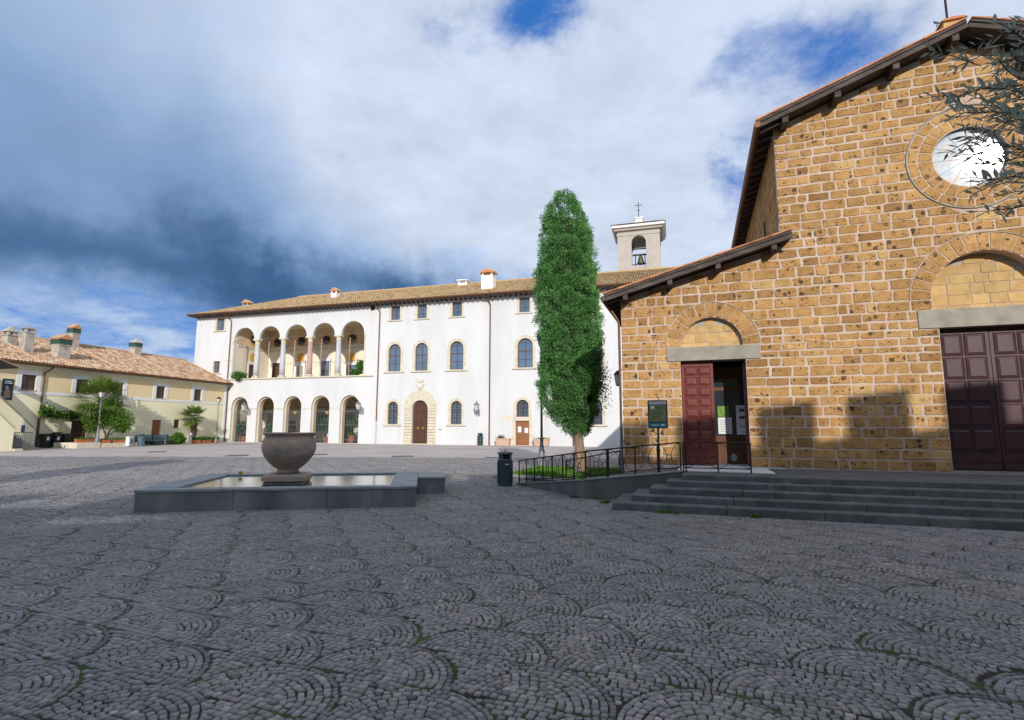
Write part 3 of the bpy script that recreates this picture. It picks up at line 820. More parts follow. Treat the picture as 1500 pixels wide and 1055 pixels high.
# round window
m = MB(); m.prism_y(circ(RO[0], RO[1], RO[2] - .012, 48), .12, .135)
rw = m.build('round_window', bpy.data.materials.new('tmp'), church)
def rose_glass():
    mm = bpy.data.materials.new('pale_leaded_glass'); mm.use_nodes = True; mm.node_tree.nodes.clear(); t = NT(mm.node_tree)
    pos = t.n('ShaderNodeNewGeometry').outputs['Position']
    b = t.n('ShaderNodeBsdfPrincipled')
    t.put(b.inputs['Base Color'], t.ramp(t.noise(pos, 4.5, 3), [(.35, (.42, .48, .54)), (.5, (.56, .60, .64)), (.64, (.55, .48, .46)), (.75, (.60, .63, .66))]))
    b.inputs['Roughness'].default_value = .042; b.inputs['Metallic'].default_value = .0; b.inputs['Specular IOR Level'].default_value = .45
    bn = t.n('ShaderNodeBump'); bn.inputs['Strength'].default_value = .0; bn.inputs['Distance'].default_value = .05
    t.link(t.noise(pos, 3.2, 3), bn.inputs['Height']); t.link(bn.outputs[0], b.inputs['Normal'])
    o = t.n('ShaderNodeOutputMaterial'); t.link(b.outputs[0], o.inputs[0]); return mm
rw.data.materials[0] = rose_glass()
m = MB(); m.tube([(x, .115, zz) for x, zz in circ(RO[0], RO[1], RO[2] - .02, 40)], .014, 5, closed=True)
for k in range(6):
    a = math.pi * k / 6; m.tube([(RO[0] - (RO[2] - .02) * math.cos(a), .117, RO[1] - (RO[2] - .02) * math.sin(a)), (RO[0] + (RO[2] - .02) * math.cos(a), .117, RO[1] + (RO[2] - .02) * math.sin(a))], .0035, 4)
m.build('leading', M['iron_grey'], rw)

# doors --------------------------------------------------------
def panel_leaf(name, w, z0, z1, nx, nz, material, parent, mtx, th=.06, lowband=.35):
    """door leaf in x,z with raised panels; front faces -y; mtx places it"""
    m = MB(); m.box(0, w, 0, th, z0, z1)
    leaf = m.build(name, material, parent)
    pw = (w - .11) / nx; ph = (z1 - z0 - .12 - lowband) / nz
    for i in range(nx):
        for j in range(nz):
            x0, x1 = .055 + i * pw + .035, .055 + (i + 1) * pw - .035; a, b = z0 + lowband + j * ph + .04, z0 + lowband + (j + 1) * ph - .04
            p = MB()
            p.loft([[(x0 - .022, -.001, a - .022), (x1 + .022, -.001, a - .022), (x1 + .022, -.001, b + .022), (x0 - .022, -.001, b + .022)], [(x0 - .012, -.018, a - .012), (x1 + .012, -.018, a - .012), (x1 + .012, -.018, b + .012), (x0 - .012, -.018, b + .012)],
                    [(x0, -.005, a), (x1, -.005, a), (x1, -.005, b), (x0, -.005, b)], [(x0 + .05, -.026, a + .05), (x1 - .05, -.026, a + .05), (x1 - .05, -.026, b - .05), (x0 + .05, -.026, b - .05)]])
            p.build('panel', material, leaf)
    p = MB(); p.box(.02, w - .02, -.02, -.001, z0 + .04, z0 + .17); p.box(.02, w - .02, -.012, -.001, z0 + .20, z0 + .30); p.build('kick_board', material, leaf)
    leaf.matrix_local = mtx
    return leaf
# left door: one leaf closed towards the square, the other folded back inside
panel_leaf('door_leaf', .81, .70, 3.47, 2, 8, M['reddoor'], church, Matrix.Translation((LD[0] + .015, .16, 0)))
panel_leaf('door_leaf', .80, .70, 3.47, 2, 8, M['reddoor'], church, Matrix.Translation((LD[1] - .015, .20, 0)) @ Matrix.Rotation(R_(82), 4, 'Z'))
# vestibule behind the open leaf
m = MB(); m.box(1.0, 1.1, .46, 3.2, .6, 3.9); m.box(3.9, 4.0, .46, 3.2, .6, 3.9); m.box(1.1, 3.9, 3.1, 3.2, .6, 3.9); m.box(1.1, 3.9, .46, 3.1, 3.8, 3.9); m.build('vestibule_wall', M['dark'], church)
m = MB(); m.box(1.0, 4.0, -.02, 3.2, .60, .672); m.build('threshold', M['marble'], church)
inner = MB(); inner.box(2.28, 2.40, 1.15, 1.21, .68, 3.4); inner.box(3.42, 3.54, 1.15, 1.21, .68, 3.4); inner.box(2.40, 3.42, 1.15, 1.21, 3.05, 3.4); inner.box(2.40, 3.42, 1.15, 1.21, .68, 1.45); inner.box(2.40, 3.42, 1.15, 1.21, 2.72, 2.82)
ind = inner.build('inner_door', M['wood'], church)
m = MB(); m.box(2.40, 3.42, 1.17, 1.185, 1.45, 2.72); m.box(2.40, 3.42, 1.17, 1.185, 2.82, 3.05); m.build('pane', M['doorglass'], ind)
def poster(name, x0, x1, z0, z1, y, bands, parent):
    for (a, b, k) in bands:
        mb = MB(); mb.box(x0, x1, y, y + .003, z0 + (z1 - z0) * a, z0 + (z1 - z0) * b); mb.build(name, M[k], parent)
M['postergreen'] = mat('poster_green', [(.10, .22, .04), (.24, .40, .08)], 9, .7, 0)
poster('notice', 2.50, 2.80, 1.98, 2.28, 1.150, [(0, 1, 'postergreen')], ind)
poster('notice', 2.50, 2.86, 1.50, 1.96, 1.150, [(0, 1, 'paper')], ind)
m = MB()
for k in range(7): m.box(2.55, 2.81 - .05 * (k % 3), 1.147, 1.149, 1.56 + k * .052, 1.572 + k * .052)
m.build('print', M['iron_grey'], ind)
poster('notice', 2.98, 3.28, 1.48, 2.30, 1.150, [(0, 1, 'paper')], ind)
m = MB(); m.box(3.06, 3.20, 1.146, 1.149, 2.12, 2.20); m.box(3.06, 3.20, 1.146, 1.149, 1.92, 2.00); m.box(3.06, 3.20, 1.146, 1.149, 1.70, 1.72); m.build('print', M['reddoor'], ind)
for k in range(2):
    m = MB(); m.box(2.45 + k * .48, 2.85 + k * .48, 1.135, 1.149, .80, 1.32); m.build('panel', M['wood'], ind)
# great door: two closed leaves
gap_ = .006
mid = (RD[0] + RD[1]) / 2
panel_leaf('door_leaf', mid - RD[0] - .02, .70, RD[2] - .015, 2, 5, M['plumdoor'], church, Matrix.Translation((RD[0] + .012, .22, 0)), lowband=.42)
panel_leaf('door_leaf', RD[1] - mid - .02, .70, RD[2] - .015, 2, 5, M['plumdoor'], church, Matrix.Translation((mid + .008, .225, 0)), lowband=.42)
m = MB(); m.box(RD[0], RD[1], .285, .44, .66, RD[2] - .001); m.box(RD[0] + .01, RD[1] - .01, .0, .44, .655, .70); m.build('door_sill', M['greystone'], church)

# roofs --------------------------------------------------------
def slope_roof(name, pts, n0, n1, parent, under=.20):
    """pts: (u,z) of the wall-top line, low to high; boards, verge tiles and top tiles"""
    (u0, z0), (u1, z1) = pts
    sl = math.hypot(u1 - u0, z1 - z0); dx, dz = (u1 - u0) / sl, (z1 - z0) / sl
    nx_, nz_ = -dz, dx
    if nz_ < 0: nx_, nz_ = -nx_, -nz_
    P = lambda s, h: (u0 + dx * s + nx_ * h, z0 + dz * s + nz_ * h)
    m = MB(); m.prism_y([P(0, .03), P(sl, .03), P(sl, .09), P(0, .09)], n0 + .06, n1); roof = m.build(name, M['timber'], parent)
    m = MB(); m.prism_y([P(0, -.035), P(sl, -.035), P(sl, .125), P(0, .125)], n0, n0 + .055)
    m.prism_y([P(0, .085), P(sl, .085), P(sl, .15), P(0, .15)], n0 - .035, n0 - .001); m.build('verge_board', M['timber'], roof)
    k = 0; s = 0
    nt = max(2, int(sl / .42)); st = sl / nt
    for k in range(nt):
        a, b = k * st - .02, (k + 1) * st
        m = MB()
        lo, hi = (.150, .205) if dz * dx >= 0 else (.150, .205)
        m.prism_y([P(a, .152), P(b, .152 + .012), P(b, .19), P(a, .205)], n0 - .06, n0 + .20, tint=random.random()); m.build('verge_tile', M['verge'], roof)
    # covering tiles
    vs = []; fs = []; ti = []
    pitch = .24; nr = int((n1 - n0 - .2) / pitch)
    prof = [(0, 0), (.25, .05), (.5, .065), (.75, .05), (1, 0)]
    for r in range(nr):
        y0 = n0 + .2 + r * pitch
        for k in range(nt):
            a, b = k * st, (k + 1) * st + .04
            i0 = len(vs)
            for (f, h) in prof:
                x, zz = P(a, .16 + h); vs.append((x, y0 + f * pitch, zz)); x, zz = P(b, .14 + h); vs.append((x, y0 + f * pitch, zz))
            tt = random.random()
            for q in range(4): fs.append((i0 + 2 * q, i0 + 2 * q + 1, i0 + 2 * q + 3, i0 + 2 * q + 2)); ti.append(tt)
    np_mesh('tile_cover', np.array(vs), np.array(fs), np.array(ti), M['tile_pink'], roof)
    return roof, P, sl
r1, P1, s1 = slope_roof('aisle_roof', ((-.36, 5.22), (4.42, 6.51)), -.50, 15.5, church)
r2, P2, s2 = slope_roof('nave_roof', ((3.80, 9.585), (AX, 11.26)), -.55, 15.5, church)
r3, P3, s3 = slope_roof('nave_roof', ((2 * AX - 3.80, 9.585), (AX + .002, 11.258)), -.55, 15.5, church)
r4, P4, s4 = slope_roof('aisle_roof', ((2 * AX + .36, 5.22), (2 * AX - 4.42, 6.51)), -.50, 15.5, church)
# purlin ends under the verges
def purlin(u, ztop, n0, parent, w=.13, h=.17):
    m = MB(); m.bbox(u - w / 2, u + w / 2, n0, .02, ztop - h, ztop, .012); m.build('purlin_end', M['timber'], parent)
for u in (.18, 1.38, 2.62, 3.98): purlin(u, 5.31 + .27 * u + .005, -.46, r1)
for u in (4.42, 5.65, 6.95, 8.2): purlin(u, 9.72 + .361 * (u - 4.2) + .005, -.50, r2, .15, .20)
for u in (4.42, 5.65, 6.95): purlin(2 * AX - u, 9.72 + .361 * (u - 4.2) + .005, -.50, r3, .15, .20)
# rafters below the nave eave and the eave of the aisle, gutters and downpipe
for k in range(30):
    y = -.35 + k * .5
    m = MB(); a, b = P2(.02, -.10), P2(.55, -.10); c, d = P2(.55, .028), P2(.02, .028)
    m.prism_y([a, b, c, d], y, y + .10); m.build('rafter', M['timber'], r2)
    m = MB(); a, b = P1(.02, -.09), P1(.45, -.09); c, d = P1(.45, .028), P1(.02, .028)
    m.prism_y([a, b, c, d], y + .05, y + .13); m.build('rafter', M['timber'], r1)
m = MB(); m.tube([(3.74, -.62, 9.60), (3.74, 15.4, 9.60)], .085, 10); m.build('gutter', M['copper'], r2)
m = MB(); m.tube([(-.42, -.56, 5.24), (-.42, 15.4, 5.24)], .075, 10); m.build('gutter', M['timber'], r1)
m = MB(); m.tube([(-.40, .12, 5.2), (-.12, .12, 4.75), (-.08, .12, 4.6), (-.08, .12, 1.35)], .035, 8); m.build('downpipe', M['copper'], church)
m = MB(); m.tube([(-.08, .12, 1.35), (-.08, .12, .1)], .05, 8); m.build('downpipe_shoe', M['iron_grey'], church)
# ridge bell-cote stub with scrolled iron finial
m = MB(); m.prism_y([(AX - .24, 11.35), (AX + .24, 11.35), (AX + .21, 11.90), (AX - .21, 11.90)], .1, .7)
cot = m.build('ridge_block', M['tuff_pale'], church)
m = MB(); m.prism_y([(AX - .28, 11.901), (AX + .28, 11.901), (AX + .22, 11.94), (AX, 11.98), (AX - .22, 11.94)], .04, .78); m.build('cap', M['verge'], cot)
m = MB(); m.tube([(AX, .4, 11.96), (AX, .4, 13.2)], .026, 6); m.tube([(AX - .3, .4, 12.9), (AX + .3, .4, 12.9)], .018, 6)
for sx in (-1, 1):
    m.tube([(AX + sx * (.03 + .30 * f) if f < .8 else AX + sx * (.27 + .08 * math.cos((f - .8) * 22)), .4, 12.0 + .34 * f - .25 * f * f + (.07 * math.sin((f - .8) * 22) if f >= .8 else 0)) for f in [i / 14 for i in range(15)]], .014, 5)
m.build('iron_finial', M['iron'], cot)

# ================================================================ STEPS, RAMP, RAILING
st = thing('church_steps', 'broad flight of five dark basalt steps up to the church doors', 'steps', CH_O, CH_A)
lev = [(.165, -4.0, .25), (.29, -3.66, .59), (.41, -3.32, .93), (.533, -2.98, 1.26), (.65, -2.60, 1.58)]
zprev = 0
for i, (zt, nf, ul) in enumerate(lev):
    back = -.021 if i == 4 else lev[i + 1][1] + .12
    if i == 4:
        m = MB(); m.box(ul, 18, nf + .001, -.021, .02, zt - .045); m.build('landing_core', M['basalt'], st)
    u = ul
    k = 0
    while u < 17.9:
        w = random.uniform(1.5, 2.3)
        e = min(u + w, 18)
        nfj = nf + random.uniform(-.006, .006)
        nb = nf + .48 if i == 4 else back
        m = MB(); m.bbox(u + .002, e - .002, nfj, nb, zprev + (.001 if i else 0), zt + random.uniform(-.004, .002), .018)
        m.build('step_slab', M['basalt'], st)
        u = e; k += 1
    if i < 4:
        # return of the step along its left end
        m = MB(); m.bbox(ul - .0, ul + .34, back + .001, -2.28, zprev + (.001 if i else 0), zt - .003, .018); m.build('step_slab', M['basalt'], st)
    zprev = zt
# landing paving
nn = -2.115; u = 1.62
rows_ = [(-2.11, -1.6), (-1.6, -1.05), (-1.05, -.5), (-.5, -.03)]
for (a, b) in rows_:
    u = 1.6
    while u < 17.9:
        w = random.uniform(.5, 1.1); e = min(u + w, 18)
        m = MB(); m.bbox(u + .004, e - .004, a + .004, b - .004, .606, .648 + random.uniform(-.003, .003), .006); m.build('landing_slab', M['rampstone'], st)
        u = e
m = MB(); m.bbox(1.45, 3.55, -1.75, -.035, .648, .668, .006); m.build('door_slab', M['marble'], st)

ramp = thing('access_ramp', 'grey stone access ramp rising beside the steps to the side door', 'ramp', CH_O, CH_A)
A_, B_, C_ = (-3.08, -.15), (-.62, -2.50), (1.579, -2.10)
def wallseg(p, q, z0, z1, th, name, matr, par, zb=0):
    d = Vector((q[0] - p[0], q[1] - p[1])); L = d.length; d /= L; nrm = Vector((-d.y, d.x)) * th
    m = MB(); a, b = Vector(p), Vector(q); c, e = b + nrm, a + nrm
    m.loft([[(*a, zb), (*b, zb), (*c, zb), (*e, zb)], [(*a, z0), (*b, z1), (*c, z1), (*e, z0)]])
    return m.build(name, matr, par)
wallseg(A_, B_, .035, .43, .16, 'retaining_wall', M['rampstone'], ramp)
wallseg(B_, C_, .432, .66, .16, 'retaining_wall', M['rampstone'], ramp)
# coping along the wall
def coping(p, q, z0, z1):
    d = Vector((q[0] - p[0], q[1] - p[1])).normalized(); n_ = Vector((-d.y, d.x))
    a, b = Vector(p) - n_ * .02, Vector(q) - n_ * .02; c, e = Vector(q) + n_ * .19, Vector(p) + n_ * .19
    m = MB(); m.loft([[(*a, z0 + .002), (*b, z1 + .002), (*c, z1 + .002), (*e, z0 + .002)], [(*a, z0 + .03), (*b, z1 + .03), (*c, z1 + .03), (*e, z0 + .03)]]); m.build('coping', M['rimstone'], ramp)
coping(A_, B_, .035, .43); coping(B_, C_, .432, .66)
m = MB()
top_ = [(-2.95, .05, .012), (-.55, -2.32, .36), (1.575, -1.93, .60), (1.575, -.03, .60), (-.02, -.03, .42), (-2.1, .9, .014)]
m.loft([[(x, y, .003) for x, y, z_ in top_], top_]); m.build('ramp_surface', M['rampstone'], ramp)

rail = thing('iron_railing', 'dark iron railing with oval rings along ramp and side door landing', 'railing', CH_O, CH_A)
def P3d(p, q, f, z0, z1): return Vector((p[0] + (q[0] - p[0]) * f, p[1] + (q[1] - p[1]) * f, z0 + (z1 - z0) * f))
def rail_run(p, q, z0, z1, fr, H=.64, filled=(), off=.08, endcap=True):
    d = Vector((q[0] - p[0], q[1] - p[1], 0)).normalized(); n_ = Vector((-d.y, d.x, 0)) * off
    g = lambda f, h: P3d(p, q, f, z0, z1) + n_ + Vector((0, 0, h))
    m = MB(); m.tube([g(fr[0], H), g(fr[-1], H)], .019, 6); m.build('top_rail', M['iron'], rail)
    m = MB(); m.tube([g(fr[0], .075), g(fr[-1], .075)], .013, 5); m.build('bottom_rail', M['iron'], rail)
    for i, f in enumerate(fr):
        m = MB(); b = g(f, .0); w = .016
        m.box(b.x - w, b.x + w, b.y - w, b.y + w, b.z - .02, b.z + H); m.build('post', M['iron'], rail)
    for i in range(len(fr) - 1):
        f0, f1 = fr[i], fr[i + 1]; fm = (f0 + f1) / 2
        if (g(f1, 0) - g(f0, 0)).length < .1: continue
        m = MB()
        for (fs, sg) in ((f0, 1), (f1, -1)):
            pts = []
            for k in range(13):
                a = math.pi * k / 12
                pts.append(g(fs + sg * (f1 - f0) * .40 * math.sin(a), .085 + (H - .10) * (1 - math.cos(a)) / 2))
            m.tube(pts, .0075, 5)
        m.build('curved_bar', M['iron'], rail)
        c = g(fm, H * .5); w = (g(f1, 0) - g(f0, 0)).length * .10
        w = max(.03, min(w, .075)); hh = w * 1.25
        loop = [c + d * w * math.cos(2 * math.pi * k / 16) + Vector((0, 0, hh * math.sin(2 * math.pi * k / 16))) for k in range(16)]
        m = MB(); m.tube(loop, .0085, 5, closed=True); ringo = m.build('oval_ring', M['iron'], rail)
        if i in filled:
            nn_ = Vector((-d.y, d.x, 0)) * .012
            m = MB(); m.loft([[v - nn_ for v in loop], [v + nn_ for v in loop]]); m.build('oval_plate', M['iron_grey'], ringo)
LA_ = math.hypot(B_[0] - A_[0], B_[1] - A_[1])
rail_run(A_, B_, .065, .46, [.0, .13, .265, .40, .54, .69, .84, .985], filled=(0,))
rail_run(B_, C_, .462, .69, [.015, .24, .255, .53, .76, .99], filled=(3,))
rail_run((1.60, -1.86), (3.05, -1.80), .668, .668, [.0, .04, .52, 1.0], H=.66, filled=(2,), off=0)
# far side of the ramp, a short length by the lawn
rail_run((-1.85, .85), (-.08, -.08), .03, .40, [.0, .38, .46, .98], filled=(0,), off=0)

# ================================================================ INFORMATION SIGN
sg = thing('information_sign', 'framed information panel on a slim blue grey post beside the steps', 'sign', (3.44, 12.62, .41), CH_A)
m = MB(); m.tube([(0, 0, 0), (0, 0, 1.27)], .026, 8); m.lathe([(.05, 0), (.05, .03), (.03, .05)], n=10); m.build('post', M['binblue'], sg)
m = MB(); m.bbox(-.225, .225, -.02, .02, 1.24, 1.90, .008); pn = m.build('panel', M['binblue'], sg)
M['signgreen'] = mat('sign_olive_print', [(.20, .22, .10), (.27, .29, .14)], 5, .6, 0)
M['signteal'] = mat('sign_teal_print', [(.02, .20, .22), (.03, .26, .28)], 5, .6, 0)
m = MB(); m.box(-.185, .185, -.024, -.0205, 1.40, 1.79); m.build('print', M['signgreen'], pn)
m = MB(); m.box(-.195, .195, -.024, -.0205, 1.805, 1.868); m.box(-.15, -.075, -.0265, -.0245, 1.70, 1.765)
m.build('heading', M['paper'], pn)
m = MB(); m.box(-.195, .195, -.024, -.0205, 1.27, 1.365); m.build('print_band', M['signteal'], pn)
m = MB()
for k in range(6): m.box(-.15, .15 - .04 * (k % 3), -.0265, -.0245, 1.435 + k * .042, 1.444 + k * .042)
m.box(-.05, .14, -.0265, -.0245, 1.71, 1.722); m.box(-.05, .10, -.0265, -.0245, 1.74, 1.752); m.box(-.18, .0, -.0265, -.0245, 1.83, 1.842); m.box(.03, .17, -.0265, -.0245, 1.83, 1.842)
m.build('lettering', M['iron'], pn)
m = MB(); m.box(.08, .15, -.0265, -.0245, 1.30, 1.34); m.box(-.15, .02, -.0265, -.0245, 1.31, 1.325); m.build('emblem', M['paper'], pn)
m = MB(); m.tube([(.0 + .045 * math.sin(a) * (1 - a / 9), 0, 1.90 + .012 * a + .022 * (1 - math.cos(a))) for a in [i * .35 for i in range(16)]], .009, 5); m.build('scroll', M['iron'], sg)
for sx in (-1, 1):
    m = MB(); m.tube([(sx * .025, 0, 1.10), (sx * .10, 0, 1.17), (sx * .14, 0, 1.245)], .008, 5); m.build('bracket', M['iron'], sg)

# ================================================================ LITTER BINS
def litter_bin(loc, label, s=1.0, matn='binblue'):
    t = thing('litter_bin', label, 'litter bin', loc, 15)
    m = MB(); m.lathe([(.215 * s, 0), (.215 * s, .05 * s), (.205 * s, .06 * s), (.205 * s, .70 * s), (.215 * s, .72 * s), (.19 * s, .755 * s)], n=24); b = m.build('body', M[matn], t, smooth=False)
    m = MB()
    for k in range(20):
        a = 2 * math.pi * k / 20; c_, s_ = math.cos(a), math.sin(a); r = .212 * s
        m.tube([(r * c_, r * s_, .075 * s), (r * c_, r * s_, .70 * s)], .014 * s, 4)
    m.build('slat', M[matn], t)
    m = MB(); m.lathe([(.10 * s, .756 * s), (.10 * s, .89 * s)], n=12); m.build('liner', M['binblack'], t)
    for k in range(4):
        a = 2 * math.pi * (k + .5) / 4; c_, s_ = math.cos(a) * .17 * s, math.sin(a) * .17 * s
        m = MB(); m.box(c_ - .035 * s, c_ + .035 * s, s_ - .035 * s, s_ + .035 * s, .757 * s, .885 * s); m.build('strut', M[matn], t)
    m = MB(); m.lathe([(.205 * s, .885 * s), (.235 * s, .90 * s), (.235 * s, .915 * s), (.20 * s, .945 * s), (.10 * s, .965 * s), (.02 * s, .972 * s)], n=24); lid = m.build('lid', M[matn], t)
    m = MB(); m.tube([(.03 * s * math.cos(2 * math.pi * k / 10), 0, .995 * s + .028 * s * math.sin(2 * math.pi * k / 10)) for k in range(10)], .007 * s, 4, closed=True); m.build('handle', M['iron'], lid)
    return t
b1 = litter_bin((-.19, 15.52, .012), 'dark blue green round litter bin with lid at foot of the ramp')
m = MB(); m.box(-.05, .05, -.222, -.2195, .60, .63); m.build('label_plate', M['paper'], b1)

# ================================================================ STREET LAMPS
def street_lamp(loc, H, label, base_r=.2):
    t = thing('street_lamp', label, 'street lamp', loc)
    m = MB(); m.lathe([(base_r, 0), (base_r, .10), (base_r * .85, .14), (base_r * .75, .40), (base_r * .55, .46), (base_r * .5, .75), (.085, .80), (.10, .86), (.075, .92), (.065, 1.15), (.085, 1.2), (.055, 1.26)], n=14); m.build('base', M['iron_grey'], t, True)
    m = MB(); m.lathe([(.052, 1.26), (.036, H - .75)], n=10); m.lathe([(.036, H - .75), (.065, H - .72), (.03, H - .66), (.05, H - .62), (.05, H - .60)], n=10); m.build('post', M['iron_grey'], t, True)
    m = MB()
    def sq(r, z_): return [(r * c, r * s, z_) for c, s in ((1, 1), (-1, 1), (-1, -1), (1, -1))]
    m.loft([sq(.085, H - .56), sq(.15, H - .20)]); g_ = m.build('lantern_glass', M['lampglass'], t)
    m = MB(); m.loft([sq(.17, H - .20), sq(.175, H - .17), sq(.09, H - .06), sq(.05, H - .04), sq(.05, H), sq(.012, H + .03), sq(.012, H + .10)]); m.build('lantern_roof', M['iron'], t)
    m = MB()
    for c, s in ((1, 1), (-1, 1), (-1, -1), (1, -1)): m.tube([(c * .088, s * .088, H - .57), (c * .155, s * .155, H - .19)], .009, 4)
    m.loft([sq(.05, H - .60), sq(.095, H - .56)]); m.build('lantern_frame', M['iron'], t)
    return t
street_lamp((1.22, 22.0, .01), 5.6, 'grey street lamp whose lantern is hidden in the cypress', .24)

# ================================================================ CYPRESS, LAWN
def np_leaves(name, c, d, length, width, matn, parent, tint=None, kind='stuff', cup=.15):
    """c (N,3) bases, d (N,3) unit directions; rhombic leaves"""
    N = len(c)
    r = RNG.normal(size=(N, 3)); s = np.cross(d, r); s /= np.linalg.norm(s, axis=1)[:, None] + 1e-9
    nn = np.cross(s, d)
    L = length * RNG.uniform(.7, 1.25, (N, 1)); w = width * RNG.uniform(.75, 1.25, (N, 1))
    v = np.stack([c, c + d * L * .45 + s * w * .5 + nn * cup * w, c + d * L, c + d * L * .45 - s * w * .5 + nn * cup * w], 1)
    f = np.arange(N * 4).reshape(-1, 4)
    t_ = RNG.random(N) if tint is None else tint
    o = np_mesh(name, v.reshape(-1, 3), f, t_, M[matn], parent)
    if kind: o['kind'] = kind
    return o
cyp = thing('cypress_tree', 'tall dense columnar cypress with short bare trunk behind the railing', 'tree', (2.45, 19.3, .05))
prof = np.array(((1.25, .12), (1.5, .42), (1.95, .80), (2.5, 1.02), (3.2, 1.13), (4.2, 1.15), (5.6, 1.16), (7.2, 1.10), (8.3, 1.0), (9.1, .87), (9.8, .64), (10.3, .38), (10.55, .12)))
cxs = lambda z_: np.interp(z_, (0, 1.4, 2.5, 10.6), (0, -.08, -.30, -.50))
m = MB(); m.tube([(0, 0, -.05), (-.01, 0, .3), (-.03, 0, 1.0), (-.1, 0, 1.6), (-.25, 0, 3), (-.35, 0, 7)], [.24, .19, .17, .16, .13, .03], 12); m.build('trunk', M['bark'], cyp, True)
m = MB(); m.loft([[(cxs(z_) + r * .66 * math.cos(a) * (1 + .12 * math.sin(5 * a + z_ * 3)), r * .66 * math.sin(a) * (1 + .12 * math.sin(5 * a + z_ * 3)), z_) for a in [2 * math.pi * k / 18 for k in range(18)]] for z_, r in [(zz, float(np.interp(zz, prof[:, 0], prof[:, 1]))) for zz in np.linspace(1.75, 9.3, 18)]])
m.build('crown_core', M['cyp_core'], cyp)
nc = 1700
zz = RNG.uniform(1.35, 10.45, nc * 2); rr = np.interp(zz, prof[:, 0], prof[:, 1]); keep = RNG.random(nc * 2) < rr / 1.2; zz, rr = zz[keep][:nc], rr[keep][:nc]
nc = len(zz); th = RNG.uniform(0, 2 * np.pi, nc)
lump = 1 + .06 * np.sin(3 * th + zz * 1.7) + .055 * np.sin(7 * th - zz * 2.9) + .03 * np.sin(11 * th + zz * 5) + RNG.normal(0, .025, nc)
# a gap low on the right side where branches show
rad = np.maximum(rr * lump - .10, .03) * np.where(RNG.random(nc) < .35, RNG.uniform(.78, .9, nc), RNG.uniform(.94, 1.05, nc))
cc = np.stack([cxs(zz) + rad * np.cos(th), rad * np.sin(th), zz], 1)
gapm = (np.abs(zz - 2.55) < .28) & (cc[:, 0] > -.05) & (cc[:, 0] < .45) & (cc[:, 1] < 0)
cc, th, zz = cc[~gapm], th[~gapm], zz[~gapm]; nc = len(cc)
per = 75
cs = RNG.uniform(.10, .21, nc)
off = RNG.normal(size=(nc, per, 3)); off /= np.linalg.norm(off, axis=2)[..., None]; off *= (RNG.random((nc, per, 1)) ** .4) * cs[:, None, None]; off[..., 2] *= 1.25
outw = np.stack([np.cos(th), np.sin(th), np.full(nc, .55)], 1)
dd = outw[:, None, :] * .6 + off / cs[:, None, None] * .75 + RNG.normal(0, .30, (nc, per, 3)); dd[..., 2] += .40; dd /= np.linalg.norm(dd, axis=2)[..., None]
pts = (cc[:, None, :] + off).reshape(-1, 3)
tn = np.clip(RNG.normal(.5, .20, (nc, 1)) + RNG.normal(0, .10, (nc, per)), 0, 1).ravel()
np_leaves('crown', pts, dd.reshape(-1, 3), .062, .034, 'cypress', cyp, tn)
# dark shrubby branch at the right flank
n_ = 700
bc = np.array((.85, .25, 3.15)) + RNG.normal(0, 1, (n_, 3)) * np.array((.16, .2, .42)); bd = RNG.normal(size=(n_, 3)); bd /= np.linalg.norm(bd, axis=1)[:, None]
np_leaves('side_branch_leaves', bc, bd, .075, .04, 'cypress', cyp, RNG.uniform(0, .6, n_))
m = MB(); m.tube([(-.2, 0, 2.1), (.35, .1, 2.5), (.7, .2, 3.0), (1.15, .3, 3.75)], [.05, .035, .025, .008], 6); m.build('branch', M['bark_dark'], cyp)

lawn = thing('grass_bed', 'small lawn with low stone edging around the cypress trunk', 'lawn', CH_O, CH_A)
bedp = [(-4.3, 1.9), (-.35, .35), (-.35, 5.9), (-4.3, 5.9)]
m = MB(); m.prism_z(bedp, .002, .06); m.build('soil', M['bed'], lawn)
for i in range(4):
    p, q = bedp[i], bedp[(i + 1) % 4]
    wallseg(p, q, .13, .13, .14, 'kerb', M['rimstone'], lawn)
ng = 14000
gu = RNG.uniform(-4.15, -.5, ng); gn = RNG.uniform(.5, 5.75, ng); k = gn > 1.95 - (gu + 4.3) * .39 + .1; gu, gn = gu[k], gn[k]
gd = RNG.normal(0, .35, (len(gu), 3)); gd[:, 2] = 1; gd /= np.linalg.norm(gd, axis=1)[:, None]
np_leaves('grass', np.stack([gu, gn, np.full(len(gu), .055)], 1), gd, .13, .02, 'grass', lawn)

# weeds at the foot of the steps and ramp
def weed(loc, n, r, label, h=.07):
    o = np_leaves('weed', np.stack([RNG.normal(0, r, n), RNG.normal(0, r * .35, n), np.full(n, .0)], 1), (lambda d: d / np.linalg.norm(d, axis=1)[:, None])(np.concatenate([RNG.normal(0, .6, (n, 2)), np.ones((n, 1))], 1)), h, .022, 'shrub', None, kind=None)
    o.location = loc; tag(o, label, 'weed')
weed(ch(-.02, -3.1, .012), 90, .055, 'small green weed growing in paving beside lowest step corner', .10)
weed(ch(1.35, -4.06, .012), 160, .13, 'low green weed along the foot of the lowest step')
weed(ch(2.9, -4.05, .012), 140, .032, 'sparse weed tuft under the long lowest step')
weed(ch(-.85, -2.4, .012), 70, .07, 'weed tuft at the bend of the ramp wall')
weed(ch(-.35, -2.5, .012), 70, .06, 'brownish weed tuft against the grey ramp wall', .06)

